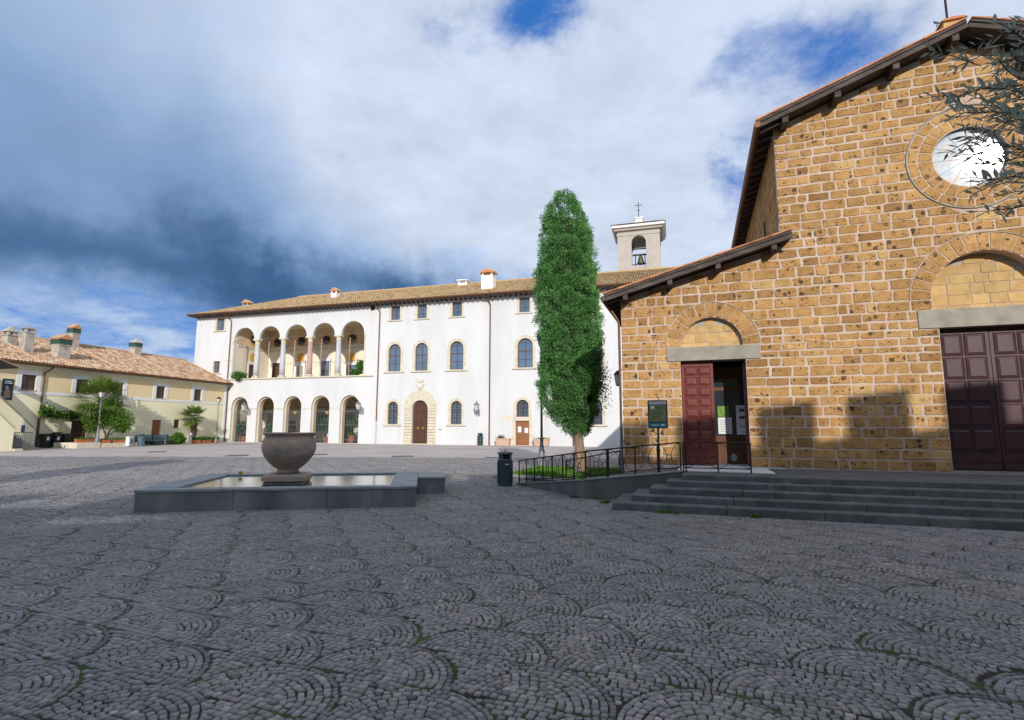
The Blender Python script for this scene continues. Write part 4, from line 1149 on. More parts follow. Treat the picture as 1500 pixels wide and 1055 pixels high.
# ================================================================ FOUNTAIN
fo = thing('stone_fountain', 'low dark basalt fountain basin with a round stone bowl on a plinth', 'fountain', FO_O, FO_A)
H = .44
Wf, Df = 5.35, 3.75
def blocks(x0, x1, y0, y1, along, name, matn, z0, z1, step=1.3, b=.012):
    a0, a1 = (x0, x1) if along == 'x' else (y0, y1)
    n = max(1, round((a1 - a0) / step))
    for k in range(n):
        p, q = a0 + (a1 - a0) * k / n + .0015, a0 + (a1 - a0) * (k + 1) / n - .0015
        m = MB()
        if along == 'x': m.bbox(p, q, y0, y1, z0, z1, b)
        else: m.bbox(x0, x1, p, q, z0, z1, b)
        m.build(name, M[matn], fo)
blocks(0, Wf, 0, .28, 'x', 'wall_block', 'basinstone', 0, H - .055, 1.8)
blocks(0, Wf, Df - .34, Df, 'x', 'wall_block', 'basinstone', 0, H - .055, 1.8)
blocks(0, .55, .341, Df - .341, 'y', 'wall_block', 'basinstone', 0, H - .055, 1.6)
blocks(Wf - .55, Wf, .341, Df - .341, 'y', 'wall_block', 'basinstone', 0, H - .055, 1.6)
blocks(-.015, Wf + .015, -.015, .30, 'x', 'rim_slab', 'rimstone', H - .054, H, 1.8)
blocks(-.015, Wf + .015, Df - .36, Df + .015, 'x', 'rim_slab', 'rimstone', H - .054, H, 1.8)
blocks(-.015, .56, .361, Df - .361, 'y', 'rim_slab', 'rimstone', H - .054, H, 1.6)
blocks(Wf - .56, Wf + .015, .361, Df - .361, 'y', 'rim_slab', 'rimstone', H - .054, H, 1.6)
m = MB(); m.box(Wf + .016, 6.05, 2.25, 3.75, 0, H - .07); m.build('side_block', M['basinstone'], fo)
m = MB(); m.bbox(Wf + .017, 6.07, 2.23, 3.77, H - .069, H - .02, .01); m.build('side_slab', M['rimstone'], fo)
m = MB(); m.box(.5, Wf - .5, .3, Df - .3, .015, .06); m.build('basin_floor', M['basinstone'], fo)
m = MB(); m.box(.551, Wf - .551, .281, Df - .341, .36, .405); m.build('water', M['water'], fo)
bx, by = 2.42, 1.62
m = MB(); m.bbox(bx - .43, bx + .43, by - .43, by + .43, .06, .44, .02); m.build('plinth', M['basinstone'], fo)
m = MB(); m.bbox(bx - .46, bx + .46, by - .46, by + .46, .455, .60, .05); m.build('pedestal', M['bowl'], fo)
for sx in (-1, 1):
    for sy in (-1, 1):
        m = MB(); m.box(bx + sx * .33 - .05, bx + sx * .33 + .05, by + sy * .33 - .05, by + sy * .33 + .05, .44, .455); m.build('spacer', M['binblack'], fo)
m = MB()
pr = [(.20, .60), (.27, .615), (.235, .66), (.225, .69), (.30, .74), (.43, .86), (.535, 1.0), (.585, 1.13), (.59, 1.24), (.565, 1.36), (.53, 1.43), (.525, 1.455), (.555, 1.475), (.585, 1.505), (.58, 1.53), (.52, 1.53), (.49, 1.46), (.30, 1.42), (.02, 1.41)]
m.lathe(pr, (bx, by), 40); m.build('bowl', M['bowl'], fo, True)
m = MB(); m.lathe([(.50, 1.49), (.50, 1.495)], (bx, by), 32); m.build('bowl_water', M['water'], fo)
m = MB(); m.lathe([(.03, 1.42), (.025, 1.56), (.04, 1.57), (.02, 1.60)], (bx, by), 10); m.build('jet_nozzle', M['iron_grey'], fo)
y_ = thing('yellow_float', 'small yellow plastic cup on the fountain rim corner', 'cup', FO_O + Vector((.36, 3.32, H)), 0)
m = MB(); m.lathe([(.035, 0), (.05, .09), (.042, .09), (.03, .01)], n=12); m.build('cup', M['yellow_plastic'], y_)
m = MB(); m.tube([(.045, 0, .07), (.075, 0, .06), (.075, 0, .035), (.045, 0, .02)], .007, 5); m.build('handle', M['yellow_plastic'], y_)

# ================================================================ OLIVE TREE (beside the camera, branches hang into view)
ol = thing('olive_tree', 'olive tree whose narrow leaved branches overhang the church round window', 'tree', (4.9, 2.5, 0))
m = MB(); m.tube([(0, 0, 0), (.08, .02, .5), (-.02, 0, 1.1), (-.15, .05, 1.7), (-.3, .02, 2.2)], [.22, .17, .15, .13, .10], 10); m.build('trunk', M['bark_dark'], ol, True)
limbs = [[(-.3, .02, 2.2), (-.75, .15, 2.75), (-1.25, .22, 3.15), (-1.9, .28, 3.30)], [(-.3, .02, 2.2), (-.6, -.1, 2.9), (-1.0, 0, 3.6), (-1.5, .1, 4.0)], [(-.3, .02, 2.2), (.1, .2, 3.0), (.3, .4, 3.8)], [(-.15, .05, 1.7), (-.7, .3, 2.2), (-1.3, .45, 2.55), (-1.75, .5, 2.72)], [(-.3, .02, 2.2), (-.2, -.4, 3.0), (-.3, -.7, 3.7)], [(-.75, .15, 2.75), (-1.1, .6, 3.5), (-1.5, .8, 4.1)]]
m = MB()
for L_ in limbs: m.tube(L_, [.07, .05, .03, .014][:len(L_)], 7)
m.build('limb', M['bark_dark'], ol)
twigs = MB(); LC, LD_, = [], []
def twig(p, d, n, L):
    p = np.array(p, float); d = np.array(d, float); pts_ = [p.copy()]
    for i in range(n):
        d = d + RNG.normal(0, .10, 3); d[2] -= .03; d /= np.linalg.norm(d)
        p = p + d * L / n; pts_.append(p.copy())
        side = np.cross(d, RNG.normal(size=3)); side /= np.linalg.norm(side)
        for sgn in (-1, 1):
            if RNG.random() < .9:
                ld = d * .75 + side * sgn * .7 + np.array((0, 0, .12)); ld /= np.linalg.norm(ld)
                LC.append(p.copy()); LD_.append(ld)
    twigs.tube(pts_, [.0026] * (len(pts_) - 1) + [.0012], 4)
def pxp(px, py, dy):
    """point of the crown met at depth dy along world Y, in tree space"""
    v = CAMR @ Vector(((px - 750) / 780, 1, (527.5 - py) / 780)); q = Vector((0, 0, EYE)) + v * (dy / v.y)
    return np.array(q - ol.location)
random.seed(5)
# twigs grow outward (towards the square) from the limbs in the crown's left part
spots = [((1505, 20), 2, 1), ((1490, 75), 4, 1), ((1475, 125), 5, 1), ((1515, 120), 6, 1), ((1515, 165), 6, 1), ((1475, 165), 4, 1), ((1515, 215), 6, 1), ((1505, 255), 5, 1), ((1515, 285), 4, 1), ((1455, 200), 1, 1), ((1425, 150), 2, 1), ((1450, 90), 1, 1), ((1530, 60), 5, 1), ((1540, 200), 6, 1), ((1560, 130), 6, 1), ((1540, 270), 4, 1)]
for (px, py), cnt, _ in spots:
    for k in range(cnt):
        p = pxp(px + random.uniform(-18, 30), py + random.uniform(-18, 18), random.uniform(2.15, 2.9))
        d = np.array((-1, random.uniform(-.35, .45), random.uniform(-.25, .30)))
        twig(p, d / np.linalg.norm(d), random.randint(5, 9), random.uniform(.16, .34))
for k in range(150):   # the rest of the crown, out of the frame
    p = np.array((random.uniform(-1.1, .9), random.uniform(-1.0, 1.0), random.uniform(2.6, 4.3))); d = RNG.normal(size=3); d /= np.linalg.norm(d)
    twig(p, d, 7, .35)
twigs.build('twigs', M['bark_dark'], ol)['kind'] = 'stuff'
LC, LD_ = np.array(LC), np.array(LD_)
# individual leaves: those that show in the frame
cm = np.array([list(CAMR.row[i]) for i in range(3)])
rel = (LC + np.array(ol.location) - np.array((0, 0, EYE))) @ cm
sx_, sy_ = 750 + 780 * rel[:, 0] / rel[:, 1], 527.5 - 780 * rel[:, 2] / rel[:, 1]
vis = np.where((sx_ < 1505) & (sy_ > -10))[0]
if len(vis) > 300: vis = RNG.choice(vis, 300, replace=False)
mask = np.zeros(len(LC), bool); mask[vis] = True
lm = MB(); lm.face([(0, 0, 0), (.02, .0068, .001), (.040, .0070, .0015), (.064, 0, 0), (.040, -.0070, .0015), (.02, -.0068, .001)])
leaf0 = lm.build('leaf', M['olive'], ol)
lmeshes = [leaf0.data]
for tv in (.1, .3, .7, .95):
    me = leaf0.data.copy(); me.attributes['tint'].data[0].value = tv; lmeshes.append(me)
for n_i, i in enumerate(vis):
    o = leaf0 if n_i == 0 else bpy.data.objects.new('leaf', lmeshes[random.randrange(5)])
    if n_i: COL.objects.link(o); o.parent = ol
    q = Vector(LD_[i]).to_track_quat('X', 'Z'); s_ = random.uniform(.75, 1.2)
    o.matrix_local = Matrix.LocRotScale(Vector(LC[i]), q, Vector((s_, s_, s_)))
np_leaves('leaves', LC[~mask], LD_[~mask], .062, .0145, 'olive', ol)

# ================================================================ TILED ROOF SLOPES
def tile_slope(name, org, along, down, L, S, matn, parent, pitch=.26, course=.42, smin=None, smax=None):
    """half-round tiles; org = ridge/left corner, along & down = unit vectors; smin(u), smax(u) clip each rib"""
    org, along, down = (np.array(v, float) for v in (org, along, down))
    nrm = np.cross(along, down); nrm /= np.linalg.norm(nrm)
    if nrm[2] < 0: nrm = -nrm
    nr = int(L / pitch); vs, fs, ti = [], [], []
    prof = ((0, 0), (.22, .045), (.5, .07), (.78, .045), (1, 0))
    for r in range(nr):
        u0 = r * pitch; um = u0 + pitch / 2
        a = smin(um) if smin else 0; b = smax(um) if smax else S
        k = int(a / course)
        while k * course < b:
            s0, s1 = max(k * course, a), min((k + 1) * course + .04, b + .03)
            k += 1
            if s1 - s0 < .05: continue
            i0 = len(vs)
            jit = random.uniform(-.008, .008)
            for (f, h) in prof:
                vs.append(org + along * (u0 + f * pitch) + down * s0 + nrm * (h + jit - .012)); vs.append(org + along * (u0 + f * pitch) + down * s1 + nrm * (h + .016 + jit))
            t_ = random.random()
            for q in range(4): fs.append((i0 + 2 * q, i0 + 2 * q + 1, i0 + 2 * q + 3, i0 + 2 * q + 2)); ti.append(t_)
    return np_mesh(name, np.array(vs), np.array(fs), np.array(ti), M[matn], parent)

# ================================================================ PALAZZO
PA_O, PA_A = Vector((-32.057, 60.079, 0)), -16.5
pal = thing('white_palazzo', 'long white three storey palazzo with arcade and columned loggia', 'palace', PA_O, PA_A)
LOW = [1.75, 5.23, 8.76, 12.27, 15.82]
UPP = [1.77, 5.22, 8.73, 12.25, 15.84]
U0, U1, ZE = -5.2, 52.0, 14.5
TOPW = [20.83, 23.85, 27.7, 34.67, 41.3]
MIDW = [(20.87, 1.42), (23.9, 1.42), (27.72, 1.46), (34.73, 1.52), (41.3, 1.52)]
GNDW = [20.87, 27.77, 41.35]
holes = [arch_poly(c, 2.26, .03, 3.87, n=18) for c in LOW]
lg = [(.42, 7.05), (.42, 11.48)]
for c in UPP: lg += arc(c, 11.48, 1.39, 180, 0, 16)
lg += [(17.28, 11.48), (17.28, 7.05)]
holes.append(lg)
holes += [rect(c - .52, c + .52, 12.70, 14.2) for c in TOPW]
holes += [arch_poly(c, w, 7.35, 10.18 - w / 2, n=14) for c, w in MIDW]
holes += [arch_poly(c, 1.16, 1.98, 4.27 - .58, n=14) for c in GNDW]
holes.append(arch_poly(23.9, 1.72, .03, 4.36 - .86, n=16))
holes.append(rect(33.80, 35.12, .03, 2.32)); holes.append(arch_poly(34.48, 1.2, 2.69, 4.30 - .6, n=14))
holes += [rect(-2.3, -1.16, 12.7, 14.15), rect(-2.3, -1.42, 7.78, 9.14)]
m = MB(); m.holed([(U0, 0), (U0, ZE), (U1, ZE), (U1, 0)], holes, 0, .30)
m.build('front_wall', M['plaster'], pal)
m = MB(); m.box(U0, U0 + .3, .301, 13.5, 0, ZE); m.box(U1 - .3, U1, .301, 13.5, 0, ZE); m.box(U0 + .3, U1 - .3, 13.2, 13.5, 0, ZE); m.build('side_wall', M['plaster'], pal)
# arcade: thick piers, vaulted passage, back wall
m = MB()
for c in LOW: pass
edges = [.42] + [x for c in LOW for x in (c - 1.03, c + 1.03)] + [17.28]
inner_out = [(.42, .02), (.42, 6.6), (17.28, 6.6), (17.28, .02)]
m.holed(inner_out, [arch_poly(c, 2.06, .03, 3.82, n=18) for c in LOW], .301, .80); m.build('arcade_pier', M['plaster_in'], pal)
m = MB(); m.box(.1, .42, .80, 5.4, 0, 6.6); m.box(17.28, 17.6, .80, 5.4, 0, 6.6); m.box(.1, 17.6, 5.3, 5.5, 0, 6.6); m.build('arcade_back_wall', M['back_plaster'], pal)
m = MB(); m.box(.42, 17.28, .801, 5.299, 5.45, 5.6); m.box(.43, 17.27, 5.28, 5.299, 3.98, 5.449); m.build('arcade_ceiling', M['plaster_in'], pal)
m = MB(); m.box(.43, 17.27, 5.24, 5.299, 3.88, 3.979); m.build('arcade_cornice', M['greystone'], pal)
m = MB(); m.box(.42, 17.28, .31, 5.3, .005, .03); m.build('arcade_floor', M['rampstone'], pal)
# loggia room
m = MB(); m.box(.1, .42, .301, 5.75, 6.9, 13.8); m.box(17.28, 17.6, .301, 5.75, 6.9, 13.8); m.box(.1, 17.6, 5.45, 5.75, 6.9, 13.8); m.build('loggia_wall', M['back_plaster'], pal)
m = MB(); m.box(.42, 17.28, .301, 5.45, 6.75, 7.02); m.build('loggia_floor', M['travertine'], pal)
m = MB(); m.box(.42, 17.28, .301, 5.449, 13.45, 13.7); m.box(.43, 17.27, 5.43, 5.449, 11.421, 13.449); m.box(.421, .44, .31, 5.429, 11.1, 13.449); m.build('loggia_ceiling', M['plaster_in'], pal)
m = MB(); m.box(.42, 17.28, 5.34, 5.45, 11.30, 11.42); m.box(.42, 17.28, 5.38, 5.45, 10.80, 11.05); m.box(.42, .50, .5, 5.34, 10.85, 11.05); m.build('loggia_cornice', M['travertine'], pal)
for c in UPP[:4]:
    m = MB(); m.prism_y(circ(c, 12.02, .76, 24), 5.40, 5.429); oc = m.build('oculus', M['orange'], pal)
    m = MB(); m.prism_y(circ(c, 12.02, .53, 24), 5.385, 5.399); m.build('oculus_pane', M['doorglass'], oc)
def loggia_door(c, w, z1, kind):
    m = MB(); m.box(c - w / 2 - .22, c + w / 2 + .22, 5.39, 5.449, 7.03, z1 + .28); m.box(c - w / 2 - .35, c + w / 2 + .35, 5.33, 5.449, z1 + .281, z1 + .40); fr = m.build('loggia_doorway', M['white_trim'], pal)
    if kind != 'niche':
        m = MB(); m.box(c - w / 2, c + w / 2, 5.36, 5.388, 7.04, z1); m.build('door_frame', M['wood'], fr)
        if kind == 'glass':
            for i in range(2):
                for j in range(2):
                    m = MB(); m.box(c - w / 2 + .08 + i * w / 2, c - .06 + i * w / 2 + (0 if i == 0 else 0), 5.345, 5.359, 7.15 + j * (z1 - 7.1) / 2, 7.0 + (j + 1) * (z1 - 7.05) / 2); m.build('pane', M['glass'], fr)
        else:
            m = MB(); m.box(c - w / 2 + .1, c - .04, 5.345, 5.359, 7.2, z1 - .12); m.box(c + .04, c + w / 2 - .1, 5.345, 5.359, 7.2, z1 - .12); m.build('door_leaf', M['wood_old'], fr)
    else:
        m = MB(); m.box(c - w / 2 + .25, c + w / 2 - .25, 5.375, 5.388, 7.04, z1 - .1); m.build('recess', M['greystone'], fr)
    if kind in ('niche', 'pediment'):
        m = MB(); m.prism_y(arc(c, z1 + .95, .50, 220, -40, 18) + [(c + .70, z1 + .45), (c - .70, z1 + .45)], 5.35, 5.449); m.build('orange_pediment', M['orange'], fr)
loggia_door(UPP[0], 1.12, 9.45, 'leaf'); loggia_door(UPP[1], 1.3, 9.1, 'niche'); loggia_door(UPP[2], 1.12, 9.47, 'glass'); loggia_door(UPP[3], 1.3, 8.9, 'glass')
m = MB(); m.prism_y(arc(UPP[3], 9.8, .50, 220, -40, 18) + [(UPP[3] + .70, 9.32), (UPP[3] - .70, 9.32)], 5.33, 5.385); m.build('orange_pediment', M['orange'], pal)
# end wall of the loggia has its own doorway and oculus
m = MB(); m.box(.421, .47, 2.2, 3.6, 7.03, 9.3); ew = m.build('loggia_doorway', M['white_trim'], pal)
m = MB(); m.box(.471, .49, 2.4, 3.4, 7.05, 9.0); m.build('door_leaf', M['wood_old'], ew)
m = MB(); m.loft([[(x, 2.9 + .5 * math.cos(a), 9.85 + .5 * math.sin(a)) for a in [2 * math.pi * k / 16 for k in range(16)]] for x in (.421, .50)]); m.build('orange_pediment', M['orange'], ew)
for r_, x_, mt in ((.74, .46, 'orange'), (.5, .475, 'doorglass')):
    m = MB(); m.loft([[(x, 2.9 + r_ * math.cos(a), 12.0 + r_ * math.sin(a)) for a in [2 * math.pi * k / 22 for k in range(22)]] for x in (.421, x_)]); m.build('oculus', M[mt], ew)
# columns
for i, u in enumerate((3.50, 6.98, 10.49, 14.05)):
    m = MB(); m.lathe([(.30, 7.33), (.29, 8.2), (.245, 10.85)], (u, .20), 16)
    col = m.build('column', M['pinkcol'] if i == 2 else M['column'], pal, True)
    m = MB(); m.bbox(u - .36, u + .36, -.05, .50, 7.06, 7.22, .01); m.lathe([(.36, 7.22), (.36, 7.28), (.31, 7.33)], (u, .20), 16); m.build('column_base', M['travertine'], col)
    m = MB(); m.lathe([(.25, 10.85), (.28, 10.90), (.25, 10.95), (.26, 11.15), (.36, 11.30)], (u, .20), 16); m.bbox(u - .42, u + .42, -.10, .48, 11.30, 11.475, .015); m.build('capital', M['travertine'], col)
for u0_, u1_ in ((.20, .44), (17.26, 17.5)):
    m = MB(); m.box(u0_, u1_, -.06, .29, 11.22, 11.47); m.box(u0_ + .03, u1_ - .03, -.03, -.001, 7.06, 11.22); m.build('pilaster', M['travertine'], pal)
m = MB(); m.box(-.05, 18.5, -.16, -.001, 6.93, 7.05); m.build('loggia_sill', M['travertine'], pal)
m = MB(); m.box(-.6, .40, -.05, -.001, 9.15, 9.22); m.build('string_course', M['travertine'], pal)
# slender iron ties and struts in the loggia
for u in (.75, 4.1, 7.6, 11.1, 14.7):
    m = MB(); m.tube([(u, 1.3, 11.35), (u - .05, 1.3, 7.03)], [.06, .035], 6); m.build('strut', M['pinkcol'], pal)
m = MB(); m.tube([(.42, .25, 11.55), (17.28, .25, 11.55)], .02, 5)
for u in (3.5, 6.98, 10.49, 14.05): m.tube([(u, .3, 11.5), (u, 5.4, 11.3)], .02, 5)
m.build('tie_rod', M['iron_grey'], pal)
# arcade imposts, back windows and gates
for i, c in enumerate(LOW):
    a = .42 if i == 0 else LOW[i - 1] + 1.131; b = c - 1.131
    m = MB(); m.box(a - (.1 if i == 0 else 0), b, -.035, -.001, 3.60, 3.74); m.build('impost', M['travertine'], pal)
    m = MB()
    for k in range(12):
        u = c - .98 + k * 1.96 / 11; m.box(u - .012, u + .012, .70, .724, .05, 3.45)
    for z_ in (.35, 1.9, 3.35): m.box(c - 1.02, c + 1.02, .697, .727, z_, z_ + .035)
    m.build('iron_gate', M['iron_grey'], pal)
    m = MB(); m.tube([(c - 1.06, .55, .05), (c - 1.06, .55, 3.4)], .05, 6); m.build('gate_leaf', M['iron_grey'], pal)
m = MB(); m.box(LOW[-1] + 1.131, 17.2, -.035, -.001, 3.60, 3.74); m.build('impost', M['travertine'], pal)
for (c, w, z0, z1) in ((1.45, .8, 1.6, 3.1), (8.7, 1.35, 1.35, 3.35), (12.2, 1.35, .1, 3.15)):
    m = MB(); m.box(c - w / 2 - .15, c + w / 2 + .15, 5.25, 5.299, z0 - .1, z1 + .15); bw = m.build('arcade_window', M['greystone'], pal)
    m = MB(); m.box(c - w / 2, c + w / 2, 5.235, 5.249, z0, z1); m.build('pane', M['doorglass'], bw)
m = MB(); m.prism_y(arch_poly(4.55, 1.1, .05, 2.0, .45), 5.25, 5.299); m.build('arcade_door', M['wood_old'], pal)

# windows -------------------------------------------------------
def win_rect(c, w, z0, z1, sill=True, nx=2, nz=3, name='window', deep=.20, band=.24):
    m = MB(); b = .055
    m.box(c - w / 2, c - w / 2 + b, deep, deep + .06, z0, z1); m.box(c + w / 2 - b, c + w / 2, deep, deep + .06, z0, z1); m.box(c - w / 2 + b, c + w / 2 - b, deep, deep + .06, z0, z0 + b); m.box(c - w / 2 + b, c + w / 2 - b, deep, deep + .06, z1 - b, z1)
    for k in range(1, nx): m.box(c - w / 2 + w * k / nx - .032, c - w / 2 + w * k / nx + .032, deep - .005, deep + .055, z0 + b, z1 - b)
    for k in range(1, nz): m.box(c - w / 2 + b, c + w / 2 - b, deep + .005, deep + .05, z0 + (z1 - z0) * k / nz - .02, z0 + (z1 - z0) * k / nz + .02)
    wo_ = m.build(name, M['wood'], pal)
    m = MB(); m.box(c - w / 2 + .02, c + w / 2 - .02, deep + .03, deep + .04, z0 + .02, z1 - .02); m.build('pane', M['glass'], wo_)
    if band:
        m = MB(); m.holed([(c - w / 2 - band, z0 - .02), (c - w / 2 - band, z1 + band * .9), (c + w / 2 + band, z1 + band * .9), (c + w / 2 + band, z0 - .02)], [rect(c - w / 2 + .002, c + w / 2 - .002, z0 + .002, z1 - .002)], -.025, .20); m.build('surround', M['travertine'], wo_)
    if sill:
        m = MB(); m.bbox(c - w / 2 - .36, c + w / 2 + .36, -.12, .0, z0 - .13, z0 - .021, .012); m.build('sill', M['travertine'], wo_)
for c in TOPW: win_rect(c, 1.04, 12.70, 14.2 - .001)
win_rect(-1.73, 1.13, 12.71, 14.14, nz=1); win_rect(-1.86, .87, 7.79, 9.13, nz=2, band=.1)
def win_arch(c, w, z0, ztop, grille=False, sill=True, nz=4, band=.26):
    zs = ztop - w / 2; deep = .20
    o_ = arch_poly(c, w, z0, zs, n=14); i_ = arch_poly(c, w - .13, z0 + .065, zs, n=14)
    m = MB(); m.holed(o_, [i_], deep, deep + .06)
    m.box(c - .035, c + .035, deep - .004, deep + .055, z0 + .06, ztop - .07)
    for k in range(1, nz):
        z_ = z0 + (zs + w * .22 - z0) * k / (nz - 1)
        hw = w / 2 - .06 if z_ < zs else math.sqrt(max(.01, (w / 2 - .06) ** 2 - (z_ - zs) ** 2))
        tt = .04 if k == nz // 2 else .022
        m.box(c - hw, c + hw, deep + .004, deep + .05, z_ - tt, z_ + tt)
    wo_ = m.build('window', M['wood'], pal)
    m = MB(); m.prism_y(arch_poly(c, w - .05, z0 + .02, zs, n=14), deep + .03, deep + .04); m.build('pane', M['glass'], wo_)
    m = MB(); m.ringband([(c - w / 2 + .004, z0 - .02)] + arc(c, zs, w / 2 - .004, 180, 0, 16) + [(c + w / 2 - .004, z0 - .02)], [(c - w / 2 - band, z0 - .02)] + arc(c, zs, w / 2 + band, 180, 0, 16) + [(c + w / 2 + band, z0 - .02)], -.03, .19)
    su = m.build('surround', M['travertine'], wo_)
    m = MB(); m.ringband([(c - w / 2 - band + .05, z0)] + arc(c, zs, w / 2 + band - .05, 180, 0, 16) + [(c + w / 2 + band - .05, z0)], [(c - w / 2 - band, z0)] + arc(c, zs, w / 2 + band + .005, 180, 0, 16) + [(c + w / 2 + band, z0)], -.055, -.031); m.build('moulding', M['travertine'], wo_)
    if sill: m = MB(); m.bbox(c - w / 2 - .45, c + w / 2 + .45, -.15, -.001, z0 - .15, z0 - .022, .012); m.build('sill', M['travertine'], wo_)
    if grille:
        m = MB()
        for k in range(1, 6): m.tube([(c - w / 2 + w * k / 6, .06, z0), (c - w / 2 + w * k / 6, .06, zs + math.sqrt(max(0, (w / 2) ** 2 - (w * k / 6 - w / 2) ** 2)))], .014, 4)
        nzb = 8
        for k in range(1, nzb): z_ = z0 + (ztop - z0) * k / nzb; hw = w / 2 if z_ < zs else math.sqrt(max(0, (w / 2) ** 2 - (z_ - zs) ** 2)); m.tube([(c - hw, .06, z_), (c + hw, .06, z_)], .014, 4)
        m.build('grille', M['iron'], wo_)
for c, w in MIDW: win_arch(c, w, 7.35, 10.18)
for c in GNDW: win_arch(c, 1.16, 1.98, 4.27, True)
win_arch(34.48, 1.2, 2.69, 4.30, True, sill=False)
m = MB(); m.box(34.46 - .95, 34.46 - .665, -.03, .19, .03, 2.63); m.box(34.46 + .665, 34.46 + .95, -.03, .19, .03, 2.63); m.box(34.46 - .664, 34.46 + .664, -.03, .19, 2.325, 2.63); m.build('door_surround', M['travertine'], pal)
m = MB(); m.box(33.81, 35.11, .16, .22, .04, 2.31); sd = m.build('side_door', M['wood_lt'], pal)
for i in range(2):
    for j in range(3):
        m = MB(); m.bbox(33.90 + i * .63, 34.40 + i * .63, .14, .159, .14 + j * .74, .74 + j * .74, .01); m.build('panel', M['wood_lt'], sd)
for (a_, b_, c_, d_) in ((34.00, 34.32, 1.25, 1.78), (34.65, 34.99, 1.2, 1.66)):
    m = MB(); m.box(a_, b_, .13, .139, c_, d_); m.build('notice', M['paper'], sd)
# portal with rusticated arch: each block built
zs = 4.36 - .86
pc = 23.9
m = MB(); m.prism_y(arch_poly(pc, 1.70, .04, zs, n=16), .20, .26); pdr = m.build('portal_door', M['wood_old'], pal)
for i in range(2):
    for (z0, z1) in ((.18, 1.15), (1.30, 2.05), (2.2, 3.1)):
        m = MB(); m.bbox(pc - .76 + i * .80, pc - .04 + i * .80, .165, .199, z0, z1, .02); m.build('panel', M['wood_old'], pdr)
    m = MB(); m.tube([(pc - .27 + i * .54 + .07 * math.cos(a), .15, 1.62 + .07 * math.sin(a)) for a in [2 * math.pi * k / 12 for k in range(12)]], .018, 5, closed=True); m.build('knocker', M['yellow_fruit'], pdr)
m = MB(); m.box(pc - .82, pc + .82, .16, .199, 3.2, 3.36); m.build('transom', M['wood_old'], pdr)
zz_ = .03
while zz_ < zs - .1:
    for s_ in (-1, 1):
        a, b = sorted((pc + s_ * .865, pc + s_ * 1.72)); m = MB(); m.bbox(a, b, -.12, .19, zz_ + .012, zz_ + .265, .03); m.build('portal_block', M['travertine'], pal)
    zz_ += .2895
for k in range(17):
    a0, a1 = R_(180 - 180 * (k + .03) / 17), R_(180 - 180 * (k + .97) / 17); am = (a0 + a1) / 2
    q = [(pc + r * math.cos(a), zs + r * math.sin(a)) for r, a in ((.865, a0), (1.72 + .18 * math.sin(am), a0), (1.72 + .18 * math.sin(am), a1), (.865, a1))]
    m = MB(); m.prism_y(q, -.12, .19); m.build('portal_voussoir', M['travertine'], pal)
m = MB(); m.box(pc - 1.75, pc + 1.75, -.45, -.001, .005, .09); m.build('portal_step', M['travertine'], pal)
# coat of arms over the portal: shield under a mitre-like crest
m = MB(); m.prism_y([(pc - .36, 6.15), (pc - .40, 5.85), (pc - .25, 5.62), (pc, 5.45), (pc + .25, 5.62), (pc + .40, 5.85), (pc + .36, 6.15), (pc, 6.08)], -.16, -.001); arms = m.build('coat_of_arms', M['travertine'], pal)
m = MB(); m.prism_y([(pc - .22, 5.9), (pc, 5.62), (pc + .22, 5.9), (pc + .2, 6.03), (pc - .2, 6.03)], -.20, -.161); m.build('shield', M['marble'], arms)
m = MB(); m.prism_y([(pc - .18, 6.16), (pc + .18, 6.16), (pc + .22, 6.30), (pc, 6.48), (pc - .22, 6.30)], -.14, -.001)
for s_ in (-1, 1): m.tube([(pc + s_ * .18, -.08, 6.2), (pc + s_ * .36, -.08, 6.34), (pc + s_ * .30, -.08, 6.46)], .035, 5)
m.build('crest', M['travertine'], arms)
m = MB(); m.box(25.75, 26.52, -.02, -.001, 1.78, 2.75); m.build('notice_board', M['marble'], pal)
m = MB(); m.box(25.95, 26.15, -.012, -.001, 1.43, 1.52); m.box(26.2, 26.3, -.012, -.001, 1.44, 1.53); m.build('house_number', M['iron_grey'], pal)
m = MB(); m.box(32.5, 33.35, -.025, -.001, 2.38, 2.74); m.build('stone_plaque', M['travertine'], pal)
m = MB(); m.box(17.9, 18.38, -.01, -.001, 13.87, 14.4); m.build('vent', M['dark'], pal)
# eaves, gutter, pipes, roof
m = MB(); m.box(U0 - .5, U1 + .3, -.85, -.001, 14.42, 14.52); m.box(U0 - .5, U0 - .001, 0, 14.2, 14.42, 14.52); m.build('eave', M['timber'], pal)
nraf = 110
for k in range(nraf):
    u = U0 + .2 + k * (U1 - U0 - .4) / nraf; m = MB(); m.box(u, u + .12, -.78, -.002, 14.28, 14.419); m.build('rafter_end', M['timber'], pal)
m = MB(); m.tube([(U0 - .56, -.92, 14.56), (U1 + .3, -.92, 14.56)], .09, 8); m.build('gutter', M['copper'], pal)
for u in (-.10, 19.05, 31.22, 39.3):
    m = MB(); zb = 6.9 if u < 0 else 2.3; m.tube([(u - .5, -.9, 14.5), (u - .1, -.35, 14.1), (u, -.09, 13.6), (u, -.09, zb)], .065, 8); m.build('downpipe', M['copper'], pal)
    if u > 0: m = MB(); m.tube([(u, -.09, 2.3), (u, -.09, .05)], .075, 8); m.build('downpipe_shoe', M['column'] if u < 25 else M['copper'], pal)
Df_, Zr = 7.4, 18.1
slope = math.hypot(Df_ + .9, Zr - 14.6); dn = (0, -(Df_ + .9) / slope, -(Zr - 14.6) / slope)
hip = 8.5
m = MB()
e0, e1, yb = U0 - .5, U1 + .3, 2 * Df_ + .9
